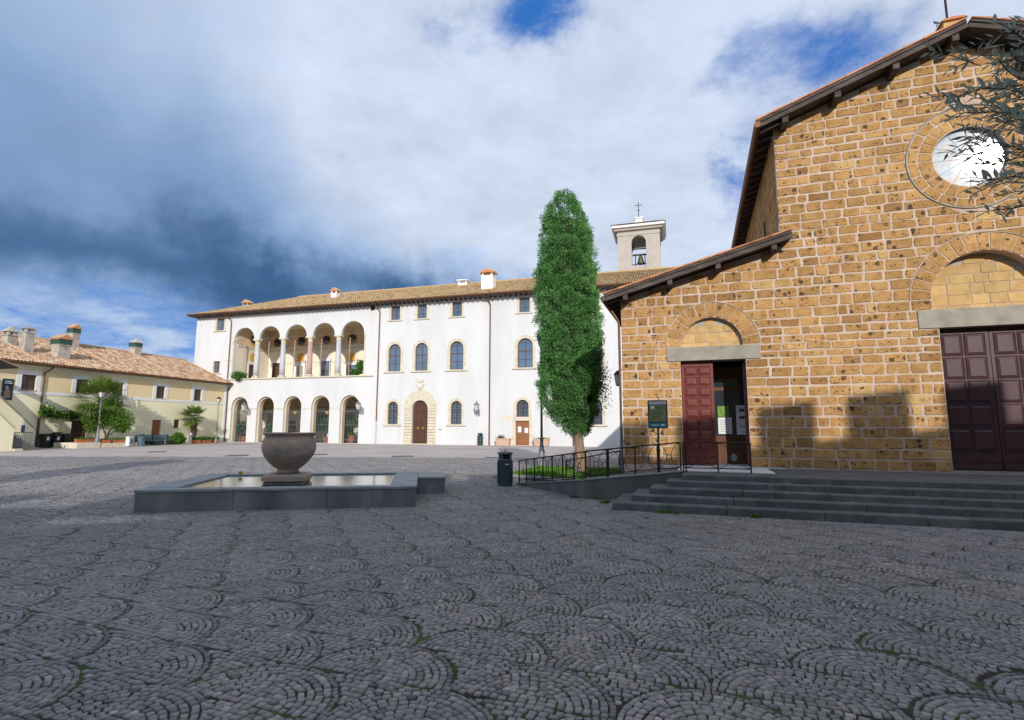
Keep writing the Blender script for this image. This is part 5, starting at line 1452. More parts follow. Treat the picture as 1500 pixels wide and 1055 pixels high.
m.face([(e0, -.9, 14.535), (e1, -.9, 14.535), (e1, Df_, Zr - .06), (e0 + hip, Df_, Zr - .06)]); m.face([(e0, -.9, 14.535), (e0 + hip, Df_, Zr - .06), (e0, yb, 14.535)]); m.face([(e0, yb, 14.535), (e0 + hip, Df_, Zr - .06), (e1, Df_, Zr - .06), (e1, yb, 14.535)])
roof = m.build('roof', M['timber'], pal)
tile_slope('roof_tiles', (e0, Df_, Zr), (1, 0, 0), dn, e1 - e0, slope, 'tile_gold', roof, smin=lambda u: max(0, slope * (1 - u / hip)))
hs = math.hypot(hip, Zr - 14.6)
tile_slope('roof_tiles', (e0 + hip, -.9, Zr), (0, 1, 0), (-hip / hs, 0, -(Zr - 14.6) / hs), yb + .9, hs, 'tile_gold', roof, smin=lambda v: hs * abs(v - (Df_ + .9)) / (Df_ + .9))
m = MB()
for k in range(110):
    u = e0 + hip + k * (e1 - e0 - hip) / 110; m.tube([(u, Df_, Zr + .02), (u + .48, Df_, Zr + .04)], [.13, .15], 8)
m.build('ridge_tiles', M['tile_gold'], roof)
def chimney(parent, x, y, z0, z1, w, d, cap='gable', name='chimney', matn='chimney', net=False):
    m = MB(); m.box(x - w / 2, x + w / 2, y - d / 2, y + d / 2, z0, z1); m.box(x - w / 2 - .05, x + w / 2 + .05, y - d / 2 - .05, y + d / 2 + .05, z1 + .001, z1 + .08)
    c = m.build(name, M[matn], parent)
    h = .5 if net else .32
    m = MB()
    for sx in (-1, 1):
        for sy in (-1, 1): m.box(x + sx * w * .38 - .07, x + sx * w * .38 + .07, y + sy * d * .38 - .07, y + sy * d * .38 + .07, z1 + .081, z1 + h)
    m.build('cap_pier', M[matn], c)
    if net:
        m = MB()
        m.box(x - w * .54, x + w * .54, y - d * .54, y + d * .54, z1 + .03, z1 + h + .02)
        for k in range(7):
            xx = x - w * .55 + w * 1.1 * k / 6; m.tube([(xx, y - d * .56, z1 + .03), (xx + random.uniform(-.02, .02), y - d * .56, z1 + h)], .03, 5)
        m.build('netting', M['green_mesh'], c)
    zt = z1 + h
    m = MB()
    if cap == 'gable':
        m.prism_y([(x - w * .62, zt + .03), (x + w * .62, zt + .03), (x, zt + .38)], y - d * .6, y + d * .6)
    elif cap == 'hip':
        m.loft([[(x - w * .6, y - d * .6, zt + .03), (x + w * .6, y - d * .6, zt + .03), (x + w * .6, y + d * .6, zt + .03), (x - w * .6, y + d * .6, zt + .03)], [(x - .05, y - .05, zt + .5), (x + .05, y - .05, zt + .5), (x + .05, y + .05, zt + .5), (x - .05, y + .05, zt + .5)]])
    else:
        m.prism_y([(x - w * .6, zt + .03), (x + w * .6, zt + .03), (x + w * .6, zt + .1), (x - w * .6, zt + .16)], y - d * .6, y + d * .6)
    cp_ = m.build('cap', M['verge'] if cap == 'gable' else M[matn], c)
    if cap == 'gable':
        m = MB()
        for sgn in (-1, 1):
            for k in range(5):
                yy = y - d * .6 + (k + .5) * d * 1.2 / 5; m.tube([(x, yy, zt + .40), (x + sgn * w * .64, yy, zt + .05)], d * .13, 6)
        m.build('cap_tiles', M['tile_pink'], cp_)
    return c
chimney(pal, 30.15, 2.4, 15.4, 17.2, 1.25, 1.0, 'gable', matn='white_trim')
chimney(pal, 25.6, 6.9, 17.2, 17.95, 1.1, .9, 'flat', matn='white_trim'); chimney(pal, 10.4, 4.4, 16.3, 17.2, .75, .75, 'gable', matn='white_trim'); chimney(pal, -1.4, 3.5, 15.2, 16.3, .8, .8, 'gable')

# ---------------- wall lanterns
def wall_lantern(O, A, u, z, label, out=.75):
    rot = A
    loc = O + Vector((math.cos(R_(A)) * u, math.sin(R_(A)) * u, z))
    t = thing('wall_lantern', label, 'wall lantern', loc, rot)
    m = MB(); m.box(-.07, .07, -.02, -.002, -.32, .32); m.build('back_plate', M['iron_grey'], t)
    m = MB(); m.tube([(0, -.02, -.22), (0, -.25, -.27), (0, -.55, -.12), (0, -out, .12)], .024, 6); m.tube([(0, -.02, .2), (0, -.2, .12), (0, -.42, -.12)], .016, 5); m.tube([(0, -.20 + .09 * math.cos(a), -.06 + .09 * math.sin(a)) for a in [2 * math.pi * k / 12 for k in range(12)]], .014, 5, closed=True); m.build('bracket', M['iron_grey'], t)
    sq = lambda r, zz__: [(r * c, -out + r * s, zz__) for c, s in ((1, 1), (-1, 1), (-1, -1), (1, -1))]
    m = MB(); m.loft([sq(.10, .18), sq(.19, .68)]); m.build('lantern_glass', M['lampglass'], t)
    m = MB(); m.loft([sq(.21, .68), sq(.22, .72), sq(.10, .90), (sq(.05, .94)), sq(.05, 1.02), sq(.01, 1.12)]); m.loft([sq(.05, .10), sq(.115, .178)])
    for c, s in ((1, 1), (-1, 1), (-1, -1), (1, -1)): m.tube([(c * .105, -out + s * .105, .17), (c * .195, -out + s * .195, .69)], .014, 4)
    m.build('lantern_frame', M['iron_grey'], t)
wall_lantern(PA_O, PA_A, 30.15, 3.1, 'wall lantern on a scrolled bracket beside the palazzo downpipe')
wall_lantern(PA_O, PA_A, 3.25, 3.3, 'wall lantern on the pier nearest the yellow house', .95)
wall_lantern(PA_O, PA_A, 17.45, 3.3, 'wall lantern on the arcade pier next to the long downpipe', .95)
lt = thing('wall_lantern', 'small dark lantern on the side wall of the church', 'wall lantern', ch(-.001, 1.1, 3.15), CH_A - 90)
m = MB(); m.box(-.05, .05, -.03, -.002, -.15, .15); m.tube([(0, -.02, .1), (0, -.18, .28), (0, -.28, .22)], .014, 5); m.build('bracket', M['iron'], lt)
sq = lambda r, z_: [(r * c, -.28 + r * s, z_) for c, s in ((1, 1), (-1, 1), (-1, -1), (1, -1))]
m = MB(); m.loft([sq(.06, -.2), sq(.10, .1)]); m.build('lantern_glass', M['lampglass'], lt)
m = MB(); m.loft([sq(.115, .1), sq(.05, .2), sq(.02, .23)]); m.loft([sq(.03, -.24), sq(.065, -.201)]); m.build('lantern_frame', M['iron'], lt)

# ================================================================ BELL TOWER
bt = thing('bell_tower', 'square plastered bell tower with arched opening and small tiled roof', 'bell tower', PA_O, PA_A)
y0, y1 = 7.5, 11.7
t0, t1 = 42.97, 47.35
zt = 22.6
m = MB(); m.holed([(t0, 16.5), (t0, zt), (t1, zt), (t1, 16.5)], [arch_poly(45.18, 1.5, 18.65, 21.25, n=16)], y0, y0 + .4)
m.box(t0, t0 + .4, y0 + .401, y1, 16.5, zt); m.box(t1 - .4, t1, y0 + .401, y1, 16.5, zt)
m.holed([(t0 + .4, 16.5), (t0 + .4, zt), (t1 - .4, zt), (t1 - .4, 16.5)], [arch_poly(45.18, 1.9, 18.4, 21.3, n=16)], y1 - .4, y1); m.box(t0 + .4, t1 - .4, y0 + .401, y1 - .401, 22.1, 22.4); m.build('shaft', M['tower'], bt)
m = MB(); m.box(t0 - .06, t1 + .06, y0 - .06, y1 + .06, 22.05, 22.35); m.box(t0 - .3, t1 + .3, y0 - .3, y1 + .3, zt + .001, zt + .25); m.build('cornice', M['tower'], bt)
m = MB(); m.box(t0 - .55, t1 + .55, y0 - .55, y1 + .55, zt + .251, zt + .50); m.build('cornice_slab', M['white_trim'], bt)
tc_ = ((t0 + t1) / 2, (y0 + y1) / 2)
m = MB(); m.loft([[(t0 - .6, y0 - .6, zt + .501), (t1 + .6, y0 - .6, zt + .501), (t1 + .6, y1 + .6, zt + .501), (t0 - .6, y1 + .6, zt + .501)], [(tc_[0] - .2, tc_[1] - .2, zt + 1.25), (tc_[0] + .2, tc_[1] - .2, zt + 1.25), (tc_[0] + .2, tc_[1] + .2, zt + 1.25), (tc_[0] - .2, tc_[1] + .2, zt + 1.25)]]); trf = m.build('roof', M['tile_gold'], bt)
hw = (t1 - t0) / 2 + .6; hd = (y1 - y0) / 2 + .6; ss = math.hypot(hd, .75)
tile_slope('roof_tiles', (tc_[0] - hw, tc_[1], zt + 1.29), (1, 0, 0), (0, -hd / ss, -.75 / ss), 2 * hw, ss, 'tile_gold', trf, smin=lambda u: ss * abs(u - hw) / hw)
ss2 = math.hypot(hw, .75)
for sg_ in (-1, 1): tile_slope('roof_tiles', (tc_[0], tc_[1] - hd, zt + 1.29), (0, 1, 0), (sg_ * hw / ss2, 0, -.75 / ss2), 2 * hd, ss2, 'tile_gold', trf, smin=lambda v: ss2 * abs(v - hd) / hd)
m = MB(); m.bbox(tc_[0] - .42, tc_[0] + .42, tc_[1] - .42, tc_[1] + .42, zt + 1.2, zt + 1.95, .05); m.bbox(tc_[0] - .5, tc_[0] + .5, tc_[1] - .5, tc_[1] + .5, zt + 1.951, zt + 2.08, .04); ac = m.build('acroterion', M['white_trim'], bt)
m = MB(); m.tube([(*tc_, zt + 2.05), (*tc_, zt + 4.0)], .04, 5); m.tube([(tc_[0] - .4, tc_[1], zt + 3.6), (tc_[0] + .4, tc_[1], zt + 3.6)], .035, 5); m.lathe([(.02, zt + 2.9), (.12, zt + 3.0), (.02, zt + 3.1)], tc_, 8); m.build('iron_cross', M['iron'], bt)
m = MB(); m.lathe([(.42, 19.2), (.40, 19.3), (.28, 19.6), (.24, 19.95), (.12, 20.1), (.02, 20.12)], (45.3, y0 + 1.2), 16); bl = m.build('bell', M['bronze'], bt, True)
m = MB(); m.box(44.45, 45.92, y0 + 1.05, y0 + 1.2, 20.13, 20.28); m.box(44.45, 45.92, y0 + .9, y0 + .98, 20.75, 20.88); m.box(44.45, 45.92, y0 + .5, y0 + .56, 18.95, 19.02); m.tube([(44.75, y0 + 1.1, 18.7), (44.75, y0 + 1.1, 20.3)], .05, 5); m.tube([(45.75, y0 + 1.1, 18.7), (45.75, y0 + 1.1, 20.3)], .05, 5); m.build('bell_frame', M['iron'], bl)

# ================================================================ YELLOW HOUSE  (local x = from the palazzo corner towards the camera, y = out from the wall)
YE_O, YE_A = Vector((-32.06, 60.08, 0)), 75.6 + 180
yv = Vector((math.cos(R_(YE_A)), math.sin(R_(YE_A)), 0)); yn = Vector((-yv.y, yv.x, 0))
def ye(v, o, z=0): return YE_O + yv * v + yn * o + Vector((0, 0, z))
yh = thing('yellow_house', 'long two storey pale yellow house with tiled roof and white window frames', 'house', YE_O, YE_A)
YL = 34.0
wins = [(20.0, 1.0), (16.0, 1.0), (12.85, 1.0), (8.55, .96), (4.13, .96), (24.2, 1.0), (28.4, 1.0)]
hol = [rect(c - w / 2, c + w / 2, 4.42, 5.58) for c, w in wins]
hol += [rect(15.2, 16.75, .03, 2.15), rect(8.2, 9.15, .03, 2.32), rect(3.75, 4.5, .03, 2.26), rect(6.1, 6.74, 1.58, 2.4), rect(11.65, 12.7, 1.25, 2.62)]
m = MB(); m.holed([(0.02, 0), (0.02, 6.45), (YL, 6.45), (YL, 0)], hol, 0, -.25); m.build('front_wall', M['yellow'], yh)
m = MB(); m.box(YL - .3, YL, -12, -.251, 0, 6.45); m.box(0.02, YL - .3, -12.3, -12, 0, 6.45); m.prism_y([(0, 0), (1, 0), (1, 1)], -20, -19.9) if False else None; m.build('side_wall', M['yellow'], yh)
# ochre fields of the upper storey, white band and frames
xs = sorted([0.6] + [x for c, w in wins for x in (c - .86, c + .86)] + [YL - .5])
for a, b in zip(xs[0::2], xs[1::2]):
    m = MB(); m.box(a, b, .001, .012, 4.40, 6.05); m.build('ochre_field', M['ochre'], yh)
m = MB(); m.box(.03, YL, .001, .035, 4.10, 4.33); m.build('white_band', M['white_trim'], yh)
m = MB(); m.box(.03, .45, .001, .03, 0, 6.4); m.build('corner_strip', M['white_trim'], yh)
def ywin(c, w, z0, z1, frame=True, grid=(3, 5)):
    m = MB(); m.box(c - w / 2, c + w / 2, -.2, -.17, z0, z1); wf = m.build('window', M['doorglass'], yh)
    m = MB(); b = .07
    m.box(c - w / 2, c - w / 2 + b, -.169, -.12, z0, z1); m.box(c + w / 2 - b, c + w / 2, -.169, -.12, z0, z1); m.box(c - w / 2 + b, c + w / 2 - b, -.169, -.12, z0, z0 + b); m.box(c - w / 2 + b, c + w / 2 - b, -.169, -.12, z1 - b, z1); m.box(c - .04, c + .04, -.165, -.115, z0 + b, z1 - b)
    for k in range(1, 3): z_ = z0 + (z1 - z0) * k / 3; m.box(c - w / 2 + b, c + w / 2 - b, -.16, -.125, z_ - .02, z_ + .02)
    m.build('frame', M['wood'], wf)
    m = MB()
    for k in range(1, 6): x = c - w / 2 + w * k / 6; m.tube([(x, -.04, z0), (x, -.04, z1)], .013, 4)
    for k in range(1, 7): z_ = z0 + (z1 - z0) * k / 7; m.tube([(c - w / 2, -.04, z_), (c + w / 2, -.04, z_)], .013, 4)
    m.build('grille', M['wood_old'], wf)
    if frame:
        m = MB(); m.holed([(c - w / 2 - .34, 4.335), (c - w / 2 - .34, z1 + .27), (c + w / 2 + .34, z1 + .27), (c + w / 2 + .34, 4.335)], [rect(c - w / 2 + .003, c + w / 2 - .003, z0 + .003, z1 - .003)], .04, .001); m.build('surround', M['white_trim'], wf)
    m = MB(); m.box(c - w / 2 - .08, c + w / 2 + .08, -.16, .06 if frame else .02, z0 - .07, z0 - .001); m.build('sill', M['greystone'], wf)
for c, w in wins: ywin(c, w, 4.42, 5.58)
ywin(6.42, .64, 1.58, 2.4, False); ywin(12.17, 1.05, 1.25, 2.62, False)
def ydoor(x0, x1, z1, matn, n, slats=True):
    m = MB(); m.box(x0, x1, -.2, -.14, .03, z1); d = m.build('door', M[matn], yh)
    for k in range(n):
        z_ = .06 + k * (z1 - .1) / n; m = MB(); m.box(x0 + .03, x1 - .03, -.139, -.12, z_, z_ + (z1 - .1) / n - .025); m.build('plank', M[matn], d)
ydoor(15.2, 16.75, 2.15, 'wood_old', 12); ydoor(8.2, 9.15, 2.32, 'wood_lt', 9); ydoor(3.75, 4.5, 2.26, 'wood_lt', 9)
m = MB(); m.box(14.9, 15.19, .001, .03, 2.16, 2.5); m.box(16.76, 17.3, .001, .32, 0, 2.05); m.build('gate_pier', M['yellow'], yh)
# eaves, pipes, roof
m = MB(); m.box(-.1, YL, .001, .62, 6.36, 6.44); m.build('eave', M['timber'], yh)
m = MB(); m.tube([(-.1, .68, 6.42), (YL, .68, 6.42)], .075, 8); m.build('gutter', M['copper'], yh)
for v in (19.0, .12, 30.0):
    m = MB(); m.tube([(v - .3, .62, 6.38), (v - .2, .4, 6.1), (v, .08, 5.8), (v, .08, .1)], .06, 8); m.build('downpipe', M['copper'], yh)
Dy, Zy = 6.4, 9.35
sy = math.hypot(Dy + .65, Zy - 6.5)
m = MB(); m.face([(-.3, .65, 6.47), (YL, .65, 6.47), (YL, -Dy, Zy - .04), (-.3, -Dy, Zy - .04)]); m.face([(-.3, -2 * Dy, 6.47), (YL, -2 * Dy, 6.47), (YL, -Dy, Zy - .04), (-.3, -Dy, Zy - .04)]); m.face([(YL, .65, 6.47), (YL, -2 * Dy, 6.47), (YL, -Dy, Zy - .04)]); yr = m.build('roof', M['timber'], yh)
tile_slope('roof_tiles', (-.3, -Dy, Zy), (1, 0, 0), (0, (Dy + .65) / sy, -(Zy - 6.5) / sy), YL + .3, sy, 'tile_pink', yr, pitch=.25)
m = MB()
for k in range(76): m.tube([(-.3 + k * .45, -Dy, Zy + .04), (-.3 + k * .45 + .48, -Dy, Zy + .055)], [.12, .14], 8)
m.build('ridge_tiles', M['tile_pink'], yr)
for v in (7.0, 12.9, 17.2, 19.6):
    m = MB()
    m.tube([(v, -Dy + .2, Zy + .03), (v + .0, .62, 6.55)], .10, 6); m.build('verge_line', M['tile_pink'], yr)
def ysurf(y): return 6.5 + (Zy - 6.5) * (.65 - y) / (Dy + .65)
chimney(yh, 19.1, -2.1, ysurf(-2.1) - .6, 9.05, .66, .66, 'flat'); chimney(yh, 19.35, -3.6, ysurf(-3.6) - .5, 8.85, .7, .7, 'hip')
chimney(yh, 16.9, -1.5, ysurf(-1.5) - .6, 8.35, .95, .85, 'gable', net=True); chimney(yh, 13.3, -5.3, ysurf(-5.3) - .5, 10.1, .66, .66, 'gable', net=True); chimney(yh, 6.5, -6.0, 8.8, 9.85, .75, .75, 'hip', net=True)
# poster banner on the wall
bn = thing('wall_banner', 'dark blue vertical banner with a figure hung on the yellow wall', 'banner', ye(21.36, .03, 4.35), YE_A)
M['banner'] = mat('banner_print', [(.02, .04, .07), (.035, .06, .09)], 2, .7, 0)
M['bannerfig'] = mat('banner_figure', [(.16, .08, .06), (.32, .22, .16), (.42, .30, .22)], 6, .7, 0)
m = MB(); m.box(-.36, .36, 0, .02, -.75, .8); bb = m.build('cloth', M['banner'], bn)
m = MB(); m.prism_y([(-.22, -.6), (.24, -.6), (.20, -.2), (.12, .05), (.16, .2), (.05, .3), (-.08, .2), (-.05, .02), (-.2, -.15)], .0205, .024); m.build('print', M['bannerfig'], bb)
m = MB(); m.box(-.25, .25, .0205, .024, .45, .51); m.box(-.2, .2, .0205, .024, .58, .62); m.build('lettering', M['paper'], bb)

# outside stair block in front of the house
sb = thing('stair_block', 'yellow outside staircase with sloping parapets and a small tiled porch roof', 'staircase', YE_O, YE_A)
m = MB(); m.loft([[(21.2, o_, z_) for z_ in (0,)] + [] for o_ in (0,)], cap=False) if False else None
def parapet(o0, o1, v0, z0, v1, z1, vbot):
    m = MB()
    a = [(v0, 0), (v1, 0), (v1, z1), (v0, z0)]
    m.loft([[(x, o0, z_) for x, z_ in a], [(x, o1, z_) for x, z_ in a]]); return m
m = parapet(3.75, 4.05, 23.2, 1.5, 28.0, 6.4, 0); m.build('parapet', M['yellow'], sb)
m = parapet(.9, 1.15, 20.0, 1.45, 25.0, 6.0, 0); m.build('parapet', M['yellow'], sb)
for (o0, o1, v0, z0, v1, z1) in ((3.68, 4.12, 23.14, 1.5, 28.0, 6.46), (.84, 1.21, 19.94, 1.45, 25.0, 6.05)):
    m = MB(); m.loft([[(v0, o0, z0 + .003), (v0, o1, z0 + .003), (v0, o1, z0 + .09), (v0, o0, z0 + .09)], [(v1, o0, z1 + .003), (v1, o1, z1 + .003), (v1, o1, z1 + .09), (v1, o0, z1 + .09)]]); m.build('coping', M['travertine'], sb)
for k in range(18):
    m = MB(); v = 21.3 + k * .30; m.box(v, 28.0, 1.151, 3.749, k * .17 + .001, (k + 1) * .17); m.build('step', M['rampstone'], sb)
m = MB(); m.box(22.7, 23.18, 3.5, 4.3, 0, .14); m.build('footing', M['travertine'], sb)
m = MB(); m.tube([(21.0, 1.22, 1.55 + .9), (24.5, 1.22, 5.6)], .02, 5); m.build('handrail', M['iron'], sb)
m = MB(); m.loft([[(23.3, 1.2, 5.62), (23.3, 4.0, 5.62), (23.3, 4.0, 5.70), (23.3, 1.2, 5.70)], [(27.0, 1.2, 6.9), (27.0, 4.0, 6.9), (27.0, 4.0, 6.98), (27.0, 1.2, 6.98)]]); pr_ = m.build('porch_roof', M['timber'], sb)
L4 = math.hypot(3.75, 1.30); tile_slope('porch_tiles', (27.0, 1.2, 7.0), (0, 1, 0), (-3.75 / L4, 0, -1.30 / L4), 2.8, L4, 'tile_pink', pr_, pitch=.23)
for o_ in (1.4, 4.0):
    m = MB(); m.box(26.0, 26.25, o_ - .12, o_ + .12, 4.3, 6.5); m.build('porch_pier', M['yellow'], sb)
gt = thing('iron_gate', 'low grey iron gate with blue notice closing the yellow staircase', 'gate', ye(21.6, 2.4), YE_A - 90)
m = MB()
for k in range(14): m.tube([(-1.15 + k * .177, 0, .12), (-1.15 + k * .177, 0, 1.25)], .016, 4)
m.build('bars', M['iron_grey'], gt)
m = MB(); m.box(-1.2, 1.2, -.02, .02, 1.2, 1.25); m.box(-1.2, 1.2, -.02, .02, .1, .15); m.box(-1.25, -1.17, -.04, .04, 0, 1.4); m.box(1.17, 1.25, -.04, .04, 0, 1.4); m.build('frame', M['iron_grey'], gt)
m = MB(); m.box(-.25, .12, .025, .035, 1.26, 1.75); m.build('notice', M['blue_sign'], gt)
m = MB(); m.box(.9, 1.15, .025, .035, .85, 1.3); m.build('notice', M['blue_sign'], gt)

# wheelie bins
def wheelie(v, o_, label, h=1.05, paper=True, lidopen=False):
    t = thing('wheelie_bin', label, 'wheelie bin', ye(v, o_), YE_A, 'wheelie bins by the yellow staircase')
    m = MB(); r = lambda w, d, z_: [(-w, -d, z_), (w, -d, z_), (w, d, z_), (-w, d, z_)]
    m.loft([r(.21, .23, .06), r(.28, .32, h - .08), r(.30, .34, h - .08), r(.30, .34, h - .03)]); m.build('body', M['binblack'], t)
    m = MB()
    if lidopen: m.loft([[(-.31, -.36, h - .02), (.31, -.36, h - .02), (.31, -.36, h + .02), (-.31, -.36, h + .02)], [(-.31, .30, h + .12), (.31, .30, h + .12), (.31, .30, h + .16), (-.31, .30, h + .16)]])
    else: m.loft([r(.31, .36, h - .029), r(.31, .36, h), r(.24, .28, h + .05)])
    m.build('lid', M['binblack'], t)
    for sx in (-1, 1):
        m = MB(); m.loft([[(sx * .24 + dx, -.22 + .1 * math.cos(a), .1 + .1 * math.sin(a)) for a in [2 * math.pi * k / 12 for k in range(12)]] for dx in (-.03, .03)]); m.build('wheel', M['iron'], t)
    if paper:
        m = MB(); m.loft([[(-.1, .268, .55), (.08, .268, .55), (.08, .275, .55), (-.1, .275, .55)], [(-.1, .318, .86), (.08, .318, .86), (.08, .325, .86), (-.1, .325, .86)]]); m.build('sticker', M['paper'], t)
wheelie(19.05, .95, 'black wheelie bin with a large white sticker beside the stair parapet'); wheelie(18.32, .95, 'black wheelie bin with raised lid between two other bins', paper=True, lidopen=True); wheelie(17.6, .95, 'black wheelie bin without sticker next to the dark plank door', paper=False)

# vine trained along the wall
vn = thing('climbing_vine', 'leafy climbing vine trained along the yellow wall from the downpipe', 'vine', ye(19.2, .1, 0), YE_A)
m = MB(); m.tube([(-.05, .05, 0), (-.02, .08, 1.5), (0, .12, 2.7), (-.6, .12, 2.85), (-1.6, .12, 2.6), (-3.2, .15, 2.55)], .03, 6); m.build('stem', M['bark_dark'], vn)
n_ = 1500; f_ = RNG.random(n_); vx = -3.2 * f_ + RNG.normal(0, .12, n_); vz = np.where(f_ < .25, 2.95 - f_ * 1.0, 2.72 - f_ * .2) + RNG.normal(0, .13, n_) * np.where(f_ < .3, 1.7, 1.0); vy = .15 + np.abs(RNG.normal(0, .14, n_))
d_ = RNG.normal(size=(n_, 3)); d_[:, 1] = np.abs(d_[:, 1]); d_[:, 2] -= .4; d_ /= np.linalg.norm(d_, axis=1)[:, None]
np_leaves('leaves', np.stack([vx, vy, vz], 1), d_, .17, .15, 'vine', vn)

# planter wall, lamp, citrus and palm trees, flower boxes
pw = thing('planter_wall', 'low pale stone bed wall under the citrus tree and lamp', 'low wall', YE_O, YE_A)
m = MB(); m.bbox(16.9, 18.75, 1.4, 3.75, 0, .42, .02); m.build('corner_block', M['travertine'], pw)
v = 13.7
while v < 16.8:
    m = MB(); m.bbox(v, v + .775, 3.4, 3.7, 0, .34, .015); m.build('kerb_block', M['travertine'], pw); v += .78
m = MB(); m.box(13.7, 16.89, 1.2, 3.39, 0, .25); m.build('soil', M['bed'], pw)
street_lamp(ye(17.05, 3.55, .42), 4.15, 'grey street lamp rising from the low bed wall before the citrus tree')
street_lamp(ye(4.62, 3.2, .005), 4.72, 'slim street lamp by the small palm and palazzo corner', .16)

def palm(loc, th_, label, nf, R, fan=True, tr=.16, seed=1):
    rg = random.Random(seed)
    t = thing('palm_tree', label, 'palm tree', loc)
    m = MB(); m.tube([(0, 0, 0), (.02, 0, th_ * .5), (0, 0, th_)], [tr * 1.15, tr, tr * 1.2], 10); m.build('trunk', M['bark_dark'], t)
    for i in range(nf):
        a = rg.uniform(0, 6.283); el_ = R_(rg.uniform(-42, 78)); L = R * rg.uniform(.75, 1.1) * .55
        d = Vector((math.cos(a) * math.cos(el_), math.sin(a) * math.cos(el_), math.sin(el_)))
        m = MB(); c = Vector((0, 0, th_)); tip = c + d * L
        m.tube([c, c + d * L * .6 + Vector((0, 0, .02)), tip], .012, 4, tint=.3)
        side = d.cross(Vector((0, 0, 1))); side = side.normalized() if side.length > .01 else Vector((1, 0, 0))
        up = side.cross(d).normalized()
        nb = 16
        for k in range(nb):
            b = R_(-105 + 210 * k / (nb - 1)); dr = d * math.cos(b) + side * math.sin(b) + up * .12
            ll = R * .55 * (1 - .25 * abs(b) / 1.9) * rg.uniform(.85, 1.1)
            p1 = tip + dr * ll * .55; p2 = tip + dr * ll - Vector((0, 0, ll * .18)); w = up.cross(dr).normalized() * .042
            m.face([tip, p1 + w, p2, p1 - w], tint=min(1, max(0, rg.gauss(.55, .22))))
        m.build('frond', M['palm'], t)
    return t
palm(ye(15.9, 2.0, .25), 3.55, 'taller fan palm rising behind the citrus tree and street lamp', 60, 2.35, tr=.14, seed=3)
palm(ye(5.55, 1.2, .2), 2.35, 'small fan palm beside the last brown door of the yellow house', 34, 1.55, tr=.24, seed=8)
def leafy(name, loc, label, cat, blobs, n, size, matn, trunk=None, group=None, fruit=0, pot=None):
    t = thing(name, label, cat, loc, 0, group)
    if trunk:
        for tk in trunk:
            m = MB(); m.tube(tk[0], tk[1], 7); m.build('stem', M['bark_dark'], t)
    tot = sum(b[3] for b in blobs); P_ = []
    for (c, r, rz, w) in blobs:
        k = int(n * w / tot); o_ = RNG.normal(size=(k, 3)); o_ /= np.linalg.norm(o_, axis=1)[:, None]; o_ *= (RNG.random((k, 1)) ** .45) * np.array((r, r, rz)); P_.append(np.array(c) + o_)
    P_ = np.concatenate(P_); d = RNG.normal(size=P_.shape); d[:, 2] -= .15; d /= np.linalg.norm(d, axis=1)[:, None]
    tn_ = np.clip(RNG.normal(.5, .22, len(P_)), 0, 1)
    o = np_leaves('leaves', P_, d, size, size * .55, matn, t, tn_)
    for k in range(fruit):
        p = P_[RNG.integers(len(P_))]; m = MB(); m.lathe([(.01, -.07), (.05, -.045), (.065, 0), (.045, .05), (.01, .07)], n=8)
        f = m.build('fruit', M['yellow_fruit'], t, True); f.location = Vector(p) * 1.02
    if pot:
        r, h, mt = pot
        m = MB(); m.lathe([(r * .7, 0), (r * .95, h * .82), (r * 1.08, h * .83), (r * 1.08, h), (r * .92, h), (r * .9, h * .9), (.02, h * .88)], n=16); m.build('pot', M[mt], t)
    return t
leafy('citrus_tree', ye(15.55, 2.6, .25), 'round bushy lemon tree with yellow fruit behind the street lamp', 'tree', [((.75, .2, 2.0), 1.15, .85, 3), ((-.75, -.2, 1.9), 1.05, .8, 2.6), ((.0, .0, 2.6), 1.15, .85, 3), ((1.0, .3, 1.4), .65, .55, 1), ((-1.2, -.1, 1.4), .6, .55, 1), ((0.2, 0, 3.3), .8, .6, 1.4)], 8500, .15, 'citrus',
      trunk=[([(0, 0, 0), (.05, 0, .7), (.3, .1, 1.5)], [.10, .08, .05]), ([(0, 0, 0), (-.1, 0, .7), (-.45, 0, 1.5)], [.09, .07, .04]), ([(.05, 0, .6), (.6, .1, 1.1)], [.05, .03])], fruit=16)
for k, v in enumerate((18.1, 17.45, 16.35, 15.45, 14.85, 14.2)):
    zz = .42 if v > 16.9 else .34
    nm = ['at the outer corner of the stone bed', 'beside the lamp foot on the bed wall', 'just past the lamp on the kerb', 'midway along the kerb blocks', 'second from the kerb end', 'at the kerb end near the bench'][k]
    t = thing('flower_box', 'terracotta flower box %s' % nm, 'flower box', ye(v, 3.2 if v > 16.9 else 3.55, zz), YE_A)
    m = MB(); r = lambda w, d, z_: [(-w, -d, z_), (w, -d, z_), (w, d, z_), (-w, d, z_)]
    m.loft([r(.30, .11, 0), r(.35, .14, .21), r(.37, .16, .212), r(.37, .16, .26), r(.33, .12, .26), r(.33, .12, .23)]); m.build('box', M['terracotta'], t)
    n_ = 160; c = np.stack([RNG.uniform(-.32, .32, n_), RNG.uniform(-.1, .1, n_), np.full(n_, .22)], 1); d = RNG.normal(0, .7, (n_, 3)); d[:, 2] = 1; d /= np.linalg.norm(d, axis=1)[:, None]
    np_leaves('plants', c, d, .20, .07, 'shrub', t)
